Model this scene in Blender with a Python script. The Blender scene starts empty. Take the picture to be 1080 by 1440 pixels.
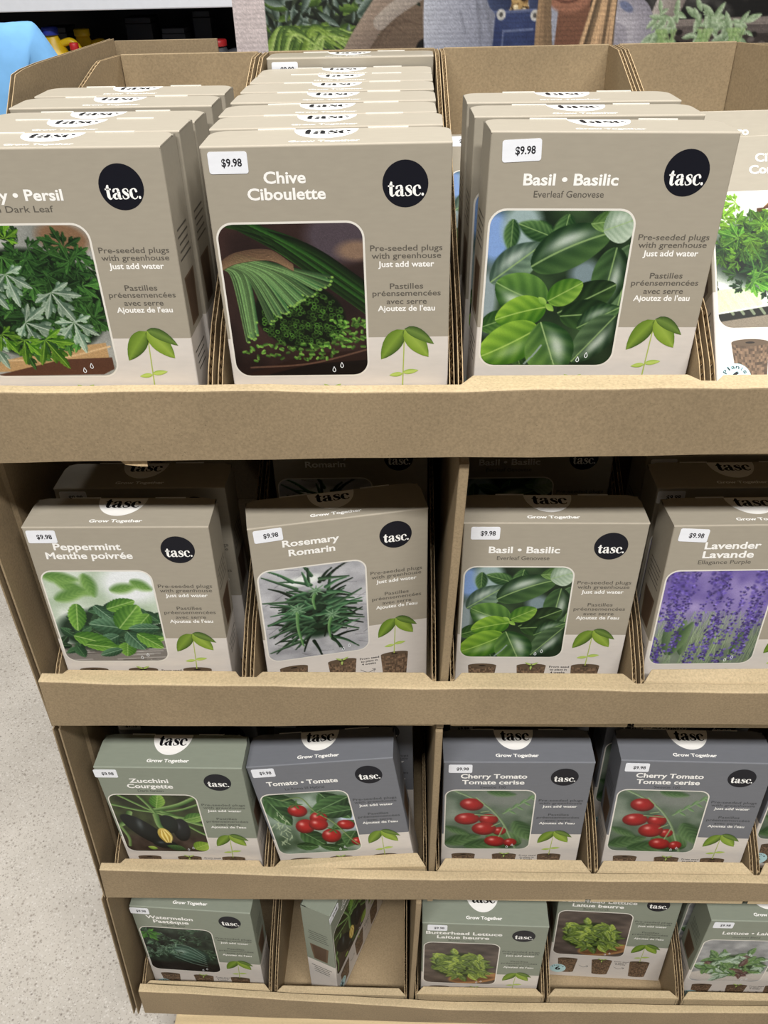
import bpy, math, random
import numpy as np
from mathutils import Matrix, Vector

R = math.radians
S = bpy.context.scene
COL = S.collection
Z0 = 1.655                       # camera height above the shop floor

# ------------------------------------------------------------------ camera
cam_d = bpy.data.cameras.new('camera')
cam_d.sensor_width = 36.0
cam_d.lens = 1171.25 / 1440 * 36.0
cam_d.clip_start = 0.02
cam = bpy.data.objects.new('camera', cam_d)
COL.objects.link(cam)
rows = ((0.9994, 0.0269, -0.0217), (0.0022, 0.5772, 0.8166), (-0.0345, 0.8161, -0.5768))
r_, u_, f_ = (Vector(v).normalized() for v in rows)
mw = Matrix(((r_.x, u_.x, -f_.x, 0), (r_.y, u_.y, -f_.y, 0), (r_.z, u_.z, -f_.z, Z0), (0, 0, 0, 1)))
cam.matrix_world = mw
S.camera = cam

# ------------------------------------------------------------------ light
S.view_settings.view_transform = 'Standard'
S.view_settings.look = 'None'
S.view_settings.gamma = 1.0
S.view_settings.exposure = 0.0
S.view_settings.use_curve_mapping = False
w = bpy.data.worlds.new('shop_air')
S.world = w
w.use_nodes = True
bg = w.node_tree.nodes['Background']
bg.inputs[0].default_value = (1.0, 0.985, 0.96, 1)
bg.inputs[1].default_value = 0.025


def area(name, loc, size, size_y, power, rot=(0, 0, 0), col=(1, 0.985, 0.955)):
    d = bpy.data.lights.new(name, 'AREA')
    d.shape = 'RECTANGLE'
    d.size, d.size_y = size, size_y
    d.energy = power
    d.color = col
    o = bpy.data.objects.new(name, d)
    o.location = loc
    o.rotation_euler = rot
    COL.objects.link(o)
    return o


# rows of ceiling strip lights above the aisle
for i, (lx, ly, p) in enumerate(((0.2, -1.65, 335), (0.2, 0.7, 85), (0.2, 3.0, 135))):
    area('ceiling_strip_light', (lx, ly, 4.6), 4.5, 0.35, p)


# ------------------------------------------------------------------ materials
def newmat(name):
    m = bpy.data.materials.new(name)
    m.use_nodes = True
    nt = m.node_tree
    return m, nt, nt.nodes['Principled BSDF']


def s2l(c):
    c = np.asarray(c, float) / 255.0
    return np.where(c <= 0.04045, c / 12.92, ((c + 0.055) / 1.055) ** 2.4)


def plain(name, rgb, rough=0.5, spec=0.4, metal=0.0, var=0.06, scale=40):
    m, nt, b = newmat(name)
    c = s2l(rgb)
    n = nt.nodes.new('ShaderNodeTexNoise')
    n.inputs['Scale'].default_value = scale
    n.inputs['Detail'].default_value = 4
    geo = nt.nodes.new('ShaderNodeNewGeometry')
    nt.links.new(geo.outputs['Position'], n.inputs['Vector'])
    r = nt.nodes.new('ShaderNodeValToRGB')
    r.color_ramp.elements[0].position = 0.3
    r.color_ramp.elements[1].position = 0.7
    r.color_ramp.elements[0].color = (*(c * (1 - var)), 1)
    r.color_ramp.elements[1].color = (*np.minimum(c * (1 + var), 1), 1)
    nt.links.new(n.outputs['Fac'], r.inputs['Fac'])
    nt.links.new(r.outputs['Color'], b.inputs['Base Color'])
    b.inputs['Roughness'].default_value = rough
    b.inputs['Specular IOR Level'].default_value = spec
    b.inputs['Metallic'].default_value = metal
    return m


def print_mat(name, rough=0.5, spec=0.22):
    m, nt, b = newmat(name)
    a = nt.nodes.new('ShaderNodeVertexColor')
    a.layer_name = 'Col'
    n = nt.nodes.new('ShaderNodeTexNoise')
    n.inputs['Scale'].default_value = 260
    geo = nt.nodes.new('ShaderNodeTexCoord')
    mp = nt.nodes.new('ShaderNodeMapping')
    mp.inputs['Scale'].default_value = (0.25, 1, 1)
    nt.links.new(geo.outputs['Object'], mp.inputs['Vector'])
    nt.links.new(mp.outputs['Vector'], n.inputs['Vector'])
    mr = nt.nodes.new('ShaderNodeMapRange')
    mr.inputs['To Min'].default_value = 0.94
    mr.inputs['To Max'].default_value = 1.06
    nt.links.new(n.outputs['Fac'], mr.inputs['Value'])
    mx = nt.nodes.new('ShaderNodeMix')
    mx.data_type = 'RGBA'
    mx.blend_type = 'MULTIPLY'
    mx.inputs['Factor'].default_value = 1
    nt.links.new(a.outputs['Color'], mx.inputs['A'])
    nt.links.new(mr.outputs['Result'], mx.inputs['B'])
    nt.links.new(mx.outputs['Result'], b.inputs['Base Color'])
    b.inputs['Roughness'].default_value = rough
    b.inputs['Specular IOR Level'].default_value = spec
    return m


def kraft(name, rgb, corrug=0.0, stretch=(1, 1, 1)):
    m, nt, b = newmat(name)
    c = s2l(rgb)
    tc = nt.nodes.new('ShaderNodeNewGeometry')
    mp = nt.nodes.new('ShaderNodeMapping')
    mp.inputs['Scale'].default_value = stretch
    nt.links.new(tc.outputs['Position'], mp.inputs['Vector'])
    n1 = nt.nodes.new('ShaderNodeTexNoise')
    n1.inputs['Scale'].default_value = 9
    n1.inputs['Detail'].default_value = 5
    n2 = nt.nodes.new('ShaderNodeTexNoise')
    n2.inputs['Scale'].default_value = 420
    n2.inputs['Detail'].default_value = 3
    n3 = nt.nodes.new('ShaderNodeTexNoise')      # sparse dark fibres
    n3.inputs['Scale'].default_value = 700
    for n in (n1, n2, n3):
        nt.links.new(mp.outputs['Vector'], n.inputs['Vector'])
    r1 = nt.nodes.new('ShaderNodeValToRGB')
    r1.color_ramp.elements[0].position = 0.3
    r1.color_ramp.elements[1].position = 0.72
    r1.color_ramp.elements[0].color = (*(c * 0.90), 1)
    r1.color_ramp.elements[1].color = (*(c * 1.10), 1)
    nt.links.new(n1.outputs['Fac'], r1.inputs['Fac'])
    m2 = nt.nodes.new('ShaderNodeMapRange')
    m2.inputs['From Min'].default_value = 0.3
    m2.inputs['From Max'].default_value = 0.7
    m2.inputs['To Min'].default_value = 0.86
    m2.inputs['To Max'].default_value = 1.12
    nt.links.new(n2.outputs['Fac'], m2.inputs['Value'])
    m3 = nt.nodes.new('ShaderNodeMapRange')
    m3.inputs['From Min'].default_value = 0.68
    m3.inputs['From Max'].default_value = 0.74
    m3.inputs['To Min'].default_value = 1.0
    m3.inputs['To Max'].default_value = 0.6
    nt.links.new(n3.outputs['Fac'], m3.inputs['Value'])
    mu = nt.nodes.new('ShaderNodeMath')
    mu.operation = 'MULTIPLY'
    nt.links.new(m2.outputs['Result'], mu.inputs[0])
    nt.links.new(m3.outputs['Result'], mu.inputs[1])
    mx = nt.nodes.new('ShaderNodeMix')
    mx.data_type = 'RGBA'
    mx.blend_type = 'MULTIPLY'
    mx.inputs['Factor'].default_value = 1
    nt.links.new(r1.outputs['Color'], mx.inputs['A'])
    nt.links.new(mu.outputs[0], mx.inputs['B'])
    nt.links.new(mx.outputs['Result'], b.inputs['Base Color'])
    b.inputs['Roughness'].default_value = 0.72
    b.inputs['Specular IOR Level'].default_value = 0.25
    bp = nt.nodes.new('ShaderNodeBump')
    bp.inputs['Strength'].default_value = 0.25
    bp.inputs['Distance'].default_value = 0.002
    nt.links.new(n1.outputs['Fac'], bp.inputs['Height'])
    nt.links.new(bp.outputs['Normal'], b.inputs['Normal'])
    return m


M_PRINT = print_mat('printed_carton_board')
M_STICK = print_mat('sticker_paper', 0.5, 0.4)
M_POSTER = print_mat('printed_corrugated_board', 0.6, 0.3)
M_KRAFT = kraft('brown_cardboard', (146, 128, 101))
M_KRAFT_IN = kraft('inner_tray_cardboard', (160, 140, 110))
M_LIP_LIT = kraft('lit_fold_cardboard', (190, 170, 136))  # crushed-fold paleness plus overhead light put into the colour
M_EDGE = plain('cut_cardboard_edge', (188, 164, 128), 0.85, 0.2, var=0.2, scale=300)
M_PALLET = kraft('pale_pallet_wood', (214, 192, 152), stretch=(0.5, 14, 14))


def floor_mat():
    m, nt, b = newmat('speckled_concrete')
    g = nt.nodes.new('ShaderNodeNewGeometry')
    n = nt.nodes.new('ShaderNodeTexNoise')
    n.inputs['Scale'].default_value = 6.0
    n.inputs['Detail'].default_value = 6
    nt.links.new(g.outputs['Position'], n.inputs['Vector'])
    r = nt.nodes.new('ShaderNodeValToRGB')
    r.color_ramp.elements[0].position = 0.3
    r.color_ramp.elements[1].position = 0.7
    r.color_ramp.elements[0].color = (*s2l((174, 167, 157)), 1)
    r.color_ramp.elements[1].color = (*s2l((190, 183, 173)), 1)
    nt.links.new(n.outputs['Fac'], r.inputs['Fac'])
    last = r.outputs['Color']
    # aggregate: dark grains, pale grains, fine sand
    for sc, lo, hi, col in ((90, 0.10, 0.34, (140, 131, 121)), (130, 0.12, 0.40, (194, 188, 180)),
                            (75, 0.06, 0.22, (118, 109, 100)), (210, 0.10, 0.42, (142, 134, 124)), (170, 0.10, 0.42, (200, 194, 186)), (320, 0.10, 0.40, (134, 126, 117))):
        v = nt.nodes.new('ShaderNodeTexVoronoi')
        v.inputs['Scale'].default_value = sc
        nt.links.new(g.outputs['Position'], v.inputs['Vector'])
        wn = nt.nodes.new('ShaderNodeTexWhiteNoise')
        nt.links.new(v.outputs['Position'], wn.inputs['Vector'])
        th = nt.nodes.new('ShaderNodeMath')
        th.operation = 'GREATER_THAN'
        th.inputs[1].default_value = 0.62
        nt.links.new(wn.outputs['Value'], th.inputs[0])
        mr = nt.nodes.new('ShaderNodeMapRange')
        mr.inputs['From Min'].default_value = lo
        mr.inputs['From Max'].default_value = hi
        mr.inputs['To Min'].default_value = 1.0
        mr.inputs['To Max'].default_value = 0.0
        nt.links.new(v.outputs['Distance'], mr.inputs['Value'])
        mu = nt.nodes.new('ShaderNodeMath')
        mu.operation = 'MULTIPLY'
        nt.links.new(mr.outputs['Result'], mu.inputs[0])
        nt.links.new(th.outputs[0], mu.inputs[1])
        mx = nt.nodes.new('ShaderNodeMix')
        mx.data_type = 'RGBA'
        nt.links.new(mu.outputs[0], mx.inputs['Factor'])
        nt.links.new(last, mx.inputs['A'])
        mx.inputs['B'].default_value = (*s2l(col), 1)
        last = mx.outputs['Result']
    nt.links.new(last, b.inputs['Base Color'])
    b.inputs['Roughness'].default_value = 0.4
    return m


# ------------------------------------------------------------------ mesh helpers
class MB:
    """collects polygons with a colour per corner and a material slot per polygon"""

    def __init__(self):
        self.v, self.f, self.c, self.m = [], [], [], []

    def poly(self, pts, col=(255, 255, 255), mi=0):
        n = len(self.v)
        self.v += [tuple(p) for p in pts]
        self.f.append(tuple(range(n, n + len(pts))))
        if isinstance(col[0], (tuple, list, np.ndarray)):
            self.c += [tuple(q) for q in col]
        else:
            self.c += [tuple(col)] * len(pts)
        self.m.append(mi)

    def raw(self, verts, faces, col, mi=0):
        n = len(self.v)
        self.v += [tuple(p) for p in verts]
        for f in faces:
            self.f.append(tuple(i + n for i in f))
            self.c += [tuple(col)] * len(f)
            self.m.append(mi)

    def hexa(self, p, col=(255, 255, 255), mi=0):
        """eight corners: bottom four counter-clockwise from above, then the top four"""
        for q in ((3, 2, 1, 0), (4, 5, 6, 7), (0, 1, 5, 4), (1, 2, 6, 5), (2, 3, 7, 6), (3, 0, 4, 7)):
            self.poly([p[i] for i in q], col, mi)

    def box(self, a, b, col=(255, 255, 255), mi=0):
        (x0, y0, z0), (x1, y1, z1) = a, b
        self.hexa([(x0, y0, z0), (x1, y0, z0), (x1, y1, z0), (x0, y1, z0),
                   (x0, y0, z1), (x1, y0, z1), (x1, y1, z1), (x0, y1, z1)], col, mi)

    def mesh(self, name, mats, smooth=False, weld=False):
        me = bpy.data.meshes.new(name)
        me.from_pydata(self.v, [], self.f)
        for m in mats:
            me.materials.append(m)
        me.polygons.foreach_set('material_index', self.m)
        a = me.color_attributes.new('Col', 'BYTE_COLOR', 'CORNER')
        arr = np.ones((len(self.c), 4), np.float32)
        arr[:, :3] = np.array(self.c, np.float32) / 255.0
        a.data.foreach_set('color_srgb', arr.ravel())
        if weld:
            import bmesh
            bm = bmesh.new()
            bm.from_mesh(me)
            bmesh.ops.remove_doubles(bm, verts=bm.verts, dist=1e-5)
            bm.to_mesh(me)
            bm.free()
        if smooth:
            me.polygons.foreach_set('use_smooth', [True] * len(me.polygons))
        me.update()
        return me


def link(name, me, parent=None):
    o = bpy.data.objects.new(name, me)
    COL.objects.link(o)
    if parent:
        o.parent = parent
    return o


def tag(o, label, cat, group=None, kind=None):
    o['label'] = label
    o['category'] = cat
    if group:
        o['group'] = group
    if kind:
        o['kind'] = kind
    return o


def thing(name, loc, label, cat, group=None):
    o = bpy.data.objects.new(name, None)
    o.empty_display_size = 0.05
    o.location = loc
    COL.objects.link(o)
    return tag(o, label, cat, group)


def bevel(o, width, seg=2):
    m = o.modifiers.new('bevel', 'BEVEL')
    m.width = width
    m.segments = seg
    m.limit_method = 'ANGLE'
    m.angle_limit = R(40)
    return o


_text_cache = {}


def text2d(body, bold=0.0):
    """outline text as 2-D triangles, origin at the left end of its baseline"""
    key = (body, bold)
    if key in _text_cache:
        return _text_cache[key]
    cu = bpy.data.curves.new('lettering', 'FONT')
    cu.body = body
    cu.dimensions = '2D'
    cu.fill_mode = 'FRONT'
    cu.resolution_u = 3
    cu.offset = bold
    o = bpy.data.objects.new('lettering', cu)
    COL.objects.link(o)
    dg = bpy.context.evaluated_depsgraph_get()
    me = o.evaluated_get(dg).to_mesh()
    v = np.array([(q.co.x, q.co.y) for q in me.vertices])
    f = [tuple(p.vertices) for p in me.polygons]
    o.evaluated_get(dg).to_mesh_clear()
    bpy.data.objects.remove(o)
    bpy.data.curves.remove(cu)
    v[:, 0] -= v[:, 0].min()
    v[:, 0] /= v[:, 0].max()
    _text_cache[key] = (v, f)
    return v, f


CAP = 0.70      # cap height of the built-in letters at size 1


def put_text(mb, body, x0, x1, base, cap, col, place, bold=0.012, mi=0):
    """x0..x1 wide, capitals `cap` high on the line `base`; place(x, y) makes a 3-D point"""
    v, f = text2d(body, bold)
    xs = x0 + v[:, 0] * (x1 - x0)
    ys = base + v[:, 1] / CAP * cap
    mb.raw([place(a, b) for a, b in zip(xs, ys)], f, col, mi)


def catmull(P, n=6):
    P = np.array(P, float)
    Q = np.vstack([2 * P[0] - P[1], P, 2 * P[-1] - P[-2]])
    out = []
    for i in range(1, len(Q) - 2):
        p0, p1, p2, p3 = Q[i - 1:i + 3]
        for t in np.linspace(0, 1, n, endpoint=False):
            out.append(0.5 * (2 * p1 + (p2 - p0) * t + (2 * p0 - 5 * p1 + 4 * p2 - p3) * t * t + (3 * p1 - p0 - 3 * p2 + p3) * t ** 3))
    out.append(P[-1])
    return np.array(out)


def stroke2d(P, n=6):
    """fat stroke with a width per point -> quads"""
    Q = catmull(P, n)
    d = np.gradient(Q[:, :2], axis=0)
    d /= np.maximum(np.linalg.norm(d, axis=1, keepdims=True), 1e-9)
    nrm = np.stack([-d[:, 1], d[:, 0]], 1)
    a = Q[:, :2] + nrm * Q[:, 2:3] / 2
    b = Q[:, :2] - nrm * Q[:, 2:3] / 2
    v = np.vstack([a, b])
    k = len(Q)
    return v, [(i, i + k, i + k + 1, i + 1) for i in range(k - 1)]


# heavy high-contrast serif letters of the round badge, x-height 1
GLY = {
    't': (0.66, [[(.36, 1.34, .10), (.31, 1.16, .24), (.30, .95, .30), (.30, .3, .30), (.36, .08, .22), (.48, .03, .10), (.62, .16, .05)],
                 [(.02, .94, .10), (.60, .94, .10)]]),
    'a': (0.92, [[(.64, .70, .29), (.64, .2, .29), (.70, .05, .18), (.90, .05, .06)],
                 [(.64, .72, .28), (.58, .93, .15), (.40, .98, .06), (.22, .90, .12), (.17, .76, .20), (.19, .66, .12)],
                 [(.60, .56, .05), (.34, .50, .12), (.15, .26, .29), (.28, .05, .12), (.46, .06, .06), (.60, .22, .05)]]),
    's': (0.74, [[(.64, .66, .05), (.60, .90, .08), (.40, .98, .06), (.19, .82, .20), (.30, .60, .30), (.52, .42, .30), (.60, .18, .18), (.36, .02, .06), (.14, .08, .08), (.07, .34, .05)]]),
    'c': (0.80, [[(.70, .64, .12), (.68, .76, .22), (.60, .93, .12), (.42, .98, .07), (.20, .80, .20), (.16, .50, .31), (.22, .20, .22), (.45, .02, .08), (.68, .12, .06), (.76, .28, .05)]]),
    '.': (0.34, [[(.04, .14, .02), (.07, .14, .20), (.16, .14, .29), (.25, .14, .20), (.28, .14, .02)]]),
}


def put_logo(mb, word, x0, base, xh, col, place, sx=1.0, mi=0, fat=1.0):
    x = x0
    for ch in word:
        wd, strokes = GLY[ch]
        for s in strokes:
            v, f = stroke2d([(q[0], q[1], q[2] * (fat if q[2] > .15 else 1.4 * fat)) for q in s])
            mb.raw([place(x + p[0] * xh * sx, base + p[1] * xh) for p in v], f, col, mi)
        x += wd * xh * sx


# ------------------------------------------------------------------ painted pictures (arrays -> coloured grids)
class Pic:
    def __init__(self, wd, ht, n, base=(60, 70, 50), seed=1):
        self.A = wd / ht
        self.h, self.w = n, int(round(n * wd / ht))
        self.rs = np.random.RandomState(seed)
        self.im = np.empty((self.h, self.w, 3))
        self.im[:] = base
        self.Y, self.X = np.meshgrid((np.arange(self.h) + .5) / self.h, (np.arange(self.w) + .5) / self.h, indexing='ij')
        self.px = 1.0 / self.h

    def noise(self, sx, sy):
        rs = self.rs
        gy, gx = max(2, int(sy)), max(2, int(sx))
        g = rs.rand(gy + 1, gx + 1)
        y = np.linspace(0, gy - 1e-6, self.h)
        x = np.linspace(0, gx - 1e-6, self.w)
        yi, xi = y.astype(int), x.astype(int)
        fy, fx = (y - yi)[:, None], (x - xi)[None]
        fy, fx = fy * fy * (3 - 2 * fy), fx * fx * (3 - 2 * fx)
        return (g[yi][:, xi] * (1 - fy) * (1 - fx) + g[yi + 1][:, xi] * fy * (1 - fx) + g[yi][:, xi + 1] * (1 - fy) * fx + g[yi + 1][:, xi + 1] * fy * fx)

    def mottle(self, c0, c1, sx, sy, amt=1.0, mask=None):
        n = (self.noise(sx, sy) * .6 + self.noise(sx * 2.3, sy * 2.3) * .4)[..., None]
        c = np.array(c0) * (1 - n) + np.array(c1) * n
        a = amt if mask is None else amt * mask[..., None]
        self.im = self.im * (1 - a) + c * a

    def sub(self, x0, x1, y0, y1):
        i0, i1 = max(0, int(y0 * self.h)), min(self.h, int(y1 * self.h) + 2)
        j0, j1 = max(0, int(x0 * self.h)), min(self.w, int(x1 * self.h) + 2)
        if i0 >= i1 or j0 >= j1:
            return None
        return slice(i0, i1), slice(j0, j1)

    def blend(self, sl, a, c):
        self.im[sl] = self.im[sl] * (1 - a[..., None]) + c * a[..., None]

    def ell(self, x, y, rx, ry, ang, col, soft=1.0, shade=0.0, hi=None, op=1.0):
        r = max(rx, ry) * 1.3 + soft * self.px * 3
        sl = self.sub(x - r, x + r, y - r, y + r)
        if sl is None:
            return
        dx, dy = self.X[sl] - x, self.Y[sl] - y
        ca, sa = math.cos(R(ang)), math.sin(R(ang))
        p, q = (dx * ca + dy * sa) / rx, (-dx * sa + dy * ca) / ry
        d = np.sqrt(p * p + q * q)
        a = np.clip((1 - d) * min(rx, ry) / self.px / soft + .5, 0, 1) * op
        c = np.empty(d.shape + (3,))
        c[:] = col
        if shade:
            c *= (1 - shade * np.clip(d, 0, 1) ** 2 * (0.6 + 0.4 * np.clip(dy / ry, -1, 1)))[..., None]
        if hi is not None:
            hx, hy = (dx / rx + .3), (dy / ry + .35)
            g = np.exp(-(hx * hx + hy * hy) / .06)[..., None]
            c = c * (1 - g * .8) + np.array(hi) * g * .8
        self.blend(sl, a, c)

    def line(self, P, wd, col, col2=None, soft=1.0, op=1.0, n=8):
        """tapering stroke through points (x, y)"""
        P = np.array(P, float)
        if len(P) == 2:
            Q = P[0] + (P[1] - P[0]) * np.linspace(0, 1, 2)[:, None]
        else:
            Q = catmull(P, n)
        ws = np.linspace(wd[0], wd[1], len(Q)) if isinstance(wd, (tuple, list)) else np.full(len(Q), wd)
        r = ws.max() + self.px * 2 * soft
        sl = self.sub(Q[:, 0].min() - r, Q[:, 0].max() + r, Q[:, 1].min() - r, Q[:, 1].max() + r)
        if sl is None:
            return
        X, Y = self.X[sl], self.Y[sl]
        best = np.full(X.shape, -9.0)
        side = np.zeros(X.shape)
        for i in range(len(Q) - 1):
            a, b = Q[i], Q[i + 1]
            d = b - a
            L2 = d @ d + 1e-12
            t = np.clip(((X - a[0]) * d[0] + (Y - a[1]) * d[1]) / L2, 0, 1)
            ex, ey = X - a[0] - t * d[0], Y - a[1] - t * d[1]
            wd_ = (ws[i] * (1 - t) + ws[i + 1] * t) / 2
            s = wd_ - np.sqrt(ex * ex + ey * ey)
            m = s > best
            best = np.where(m, s, best)
            side = np.where(m, (ex * -d[1] + ey * d[0]) / math.sqrt(L2) / np.maximum(wd_, 1e-6), side)
        a = np.clip(best / self.px / soft + .5, 0, 1) * op
        c = np.empty(X.shape + (3,))
        c[:] = col
        if col2 is not None:
            k = np.clip(.5 + .5 * side, 0, 1)[..., None]
            c = c * (1 - k) + np.array(col2) * k
        self.blend(sl, a, c)

    def leaf(self, x, y, ang, L, W, dark, light, vein=None, nv=6, soft=1.0, bend=0.0, ser=0.0, peak=0.45, sheen=0.0, op=1.0, gloss=(226, 233, 226), rnd=.75):
        """leaf from its base (x, y) along ang (0 right, 90 down)"""
        r = L * 1.05 + W * .2
        ca, sa = math.cos(R(ang)), math.sin(R(ang))
        xs = [x, x + L * ca]
        ys = [y, y + L * sa]
        m_ = W * .75 + abs(bend) * L
        sl = self.sub(min(xs) - m_, max(xs) + m_, min(ys) - m_, max(ys) + m_)
        if sl is None:
            return
        dx, dy = self.X[sl] - x, self.Y[sl] - y
        t = (dx * ca + dy * sa) / L
        s = -dx * sa + dy * ca
        tc = np.clip(t, 0, 1)
        s = s - bend * L * tc * (1 - tc) * 2
        p = math.log(.5) / math.log(peak)
        prof = np.sin(math.pi * np.clip(t, 1e-4, 1) ** p) ** rnd
        hw = W / 2 * prof
        if ser:
            hw = hw * (1 + ser * np.abs(np.sin(tc * 28)) - ser)
        inside = np.where((t > 0) & (t < 1), hw - np.abs(s), -1)
        a = np.clip(inside / self.px / soft + .5, 0, 1) * op
        q = s / np.maximum(hw, 1e-6)
        f = np.clip(.45 + .4 * q + .25 * (tc - .5), 0, 1)
        if nv:
            wv = np.sin((tc * nv - .5 * np.abs(q) ** 1.2 * nv * .55) * 2 * math.pi)
            f = np.clip(f + .13 * wv, 0, 1)
        c = np.array(dark) * (1 - f[..., None]) + np.array(light) * f[..., None]
        if sheen:
            g = np.exp(-((q + .35) / .3) ** 2 - ((tc - .5) / .28) ** 2)[..., None] * sheen
            c = c * (1 - g) + np.array(gloss) * g
        if vein is not None:
            vm = np.clip((.010 * L + self.px * .6 - np.abs(s)) / self.px, 0, 1)[..., None] * .8
            c = c * (1 - vm) + np.array(vein) * vm
        self.blend(sl, a, c)

    def polyg(self, P, col, soft=1.0, op=1.0):
        """convex polygon, clockwise in image axes"""
        P = np.array(P, float)
        d = np.full(self.X.shape, 9.0)
        for i in range(len(P)):
            a, b = P[i], P[(i + 1) % len(P)]
            e = (b - a) / (np.linalg.norm(b - a) + 1e-9)
            d = np.minimum(d, (self.Y - a[1]) * e[0] - (self.X - a[0]) * e[1])
        m = np.clip(d / self.px / soft + .5, 0, 1) * op
        self.im = self.im * (1 - m[..., None]) + np.array(col) * m[..., None]
        return m


def lobed(p, x, y, ang, size, dark, light, vein=None, n=5, sheen=0):
    """parsley-like divided leaf: toothed lobes on short stalks"""
    dark, light = np.array(dark, float), np.array(light, float)
    for k, da in enumerate((-96, 96, -50, 50, 0)[-n:]):
        f = 1.0 if da == 0 else .80 if abs(da) < 60 else .58
        L = size * f
        g = p.rs.uniform(.82, 1.12)
        a0 = ang + da * p.rs.uniform(.9, 1.1)
        for e, m, wd in ((-30, .74, .20), (30, .74, .20), (0, 1.0, .27)):
            bx, by = x + L * .30 * math.cos(R(a0)), y + L * .30 * math.sin(R(a0))
            p.leaf(bx if e else x, by if e else y, a0 + e, L * (m if not e else m * .75) * (1 if not e else .8), L * wd, np.clip(dark * g, 0, 255), np.clip(light * g, 0, 255), vein if e == 0 else None, nv=2, sheen=sheen, peak=.60, ser=.22)


def pic_parsley(n):
    p = Pic(118, 134, n, (150, 152, 146), 3)
    p.mottle((120, 124, 118), (214, 212, 206), 3, 3)
    p.ell(.72, .08, .16, .09, 10, (150, 118, 90), soft=9)
    p.ell(.40, .50, .50, .36, 0, (26, 46, 26), soft=8)
    # wooden board
    p.polyg([(.0, .86), (.52, .80), (.84, .73), (.84, .90), (.80, .95), (0, .97)], (198, 164, 118))
    p.polyg([(0, .90), (.52, .88), (.86, .80), (.86, .95), (.78, .99), (0, 1.0)], (112, 76, 58))
    p.line([(.0, .89), (.5, .87), (.86, .79)], .012, (222, 190, 146))
    rs = p.rs
    for i in range(130):
        x, y = .40 + rs.randn() * .24, .46 + rs.randn() * .19
        if y > .84:
            continue
        lit = rs.rand() ** 1.6
        d = np.array((20, 44, 22)) + lit * np.array((34, 60, 22))
        l = np.array((56, 100, 46)) + lit * np.array((60, 74, 34))
        lobed(p, x, y, rs.uniform(-30, 210), rs.uniform(.10, .19), d, l, l + 25, n=5 if rs.rand() < .6 else 3)
    for x, y, a, s in ((.16, .36, 60, .2), (.30, .30, 80, .22), (.56, .42, 60, .24), (.34, .62, 20, .24), (.05, .56, 110, .2), (.66, .62, 80, .22), (.08, .76, 70, .2)):
        lobed(p, x, y, a, s, (92, 122, 100), (190, 206, 184), (214, 222, 206))
    for x, y, a, s in ((.44, .74, 60, .24), (.30, .74, 100, .18), (.16, .70, 60, .16), (.36, .08, -80, .14)):
        lobed(p, x, y, a, s, (58, 112, 26), (146, 190, 60), (170, 206, 90))
    return p


def pic_chive(n):
    p = Pic(118, 134, n, (58, 40, 38), 4)
    p.mottle((44, 30, 30), (82, 58, 52), 5, 4)
    p.ell(.75, .08, .22, .16, 0, (96, 84, 92), soft=16)
    p.ell(.84, .17, .12, .06, 0, (150, 124, 104), soft=9)
    rs = p.rs
    for i in range(46):      # stems lying behind
        o = rs.uniform(-.09, .12)
        g = rs.uniform(.3, 1)
        p.line([(.02 + rs.rand() * .2, -.02 + o * .2), (.5 + o * .3, .20 - o * .6), (.9, .50 - o)], .022, np.array((30, 72, 24)) * g + 6, np.array((66, 122, 44)) * g + 8)
    # board edge
    p.polyg([(0, .86), (.5, .84), (.9, .70), (.9, .88), (.5, 1.0), (0, 1.0)], (60, 38, 32))
    p.polyg([(.1, .95), (.5, .92), (.9, .82), (.9, 1.0), (.1, 1.0)], (30, 20, 20))
    p.line([(.1, .94), (.5, .915), (.9, .815)], .012, (120, 90, 74))
    # cut ends
    p.ell(.46, .58, .29, .22, 12, (18, 34, 14), soft=4)
    for i in range(320):
        a, r = rs.uniform(0, 6.283), math.sqrt(rs.rand())
        x, y = .46 + .27 * r * math.cos(a) + .02, .58 + .20 * r * math.sin(a) + .04
        g = .5 + .6 * rs.rand()
        rr = rs.uniform(.011, .017)
        p.ell(x, y, rr, rr * .85, rs.uniform(0, 90), np.array((92, 140, 56)) * g)
        p.ell(x, y, rr * .55, rr * .5, 0, (22, 44, 16))
    # bundle
    for i in range(74):
        t = i / 73.0
        g = .55 + .5 * rs.rand()
        x1, y1 = .12 + t * .56, .70 - t * .36 + rs.uniform(-.03, .03)
        if t < .25:
            x1, y1 = .10 + t * .3, .78 - t * .5 + rs.uniform(-.05, .05)
        p.line([(.0 + t * .10, .26 - t * .08), (.06 + t * .36, .34 - t * .07), (x1, y1)], (.014, .02), np.array((66, 118, 70)) * g, np.array((146, 184, 118)) * g)
        p.ell(x1, y1, .009, .007, 0, (150, 190, 90))
    for k in range(7):
        p.line([(-.02, .24 + k * .008), (.10, .175 + k * .01), (.30, .16 + k * .01), (.44, .25 + k * .006)], .010, (134 + k * 8, 108 + k * 7, 84 + k * 5), (92, 70, 54))
    for i in range(150):      # chopped rings
        if rs.rand() < .45:
            x, y = rs.uniform(.66, .9), rs.uniform(.60, .80)
        else:
            x = rs.uniform(.08, .68)
            y = .82 + rs.uniform(-.05, .07) - (x - .3) * .03
        a = rs.uniform(0, 180)
        L = rs.uniform(.012, .024)
        g = rs.uniform(.6, 1.1)
        p.line([(x, y), (x + L * math.cos(a), y + L * math.sin(a) * .6)], .018, np.array((72, 128, 44)) * g, np.array((158, 200, 96)) * g)
    return p


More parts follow.
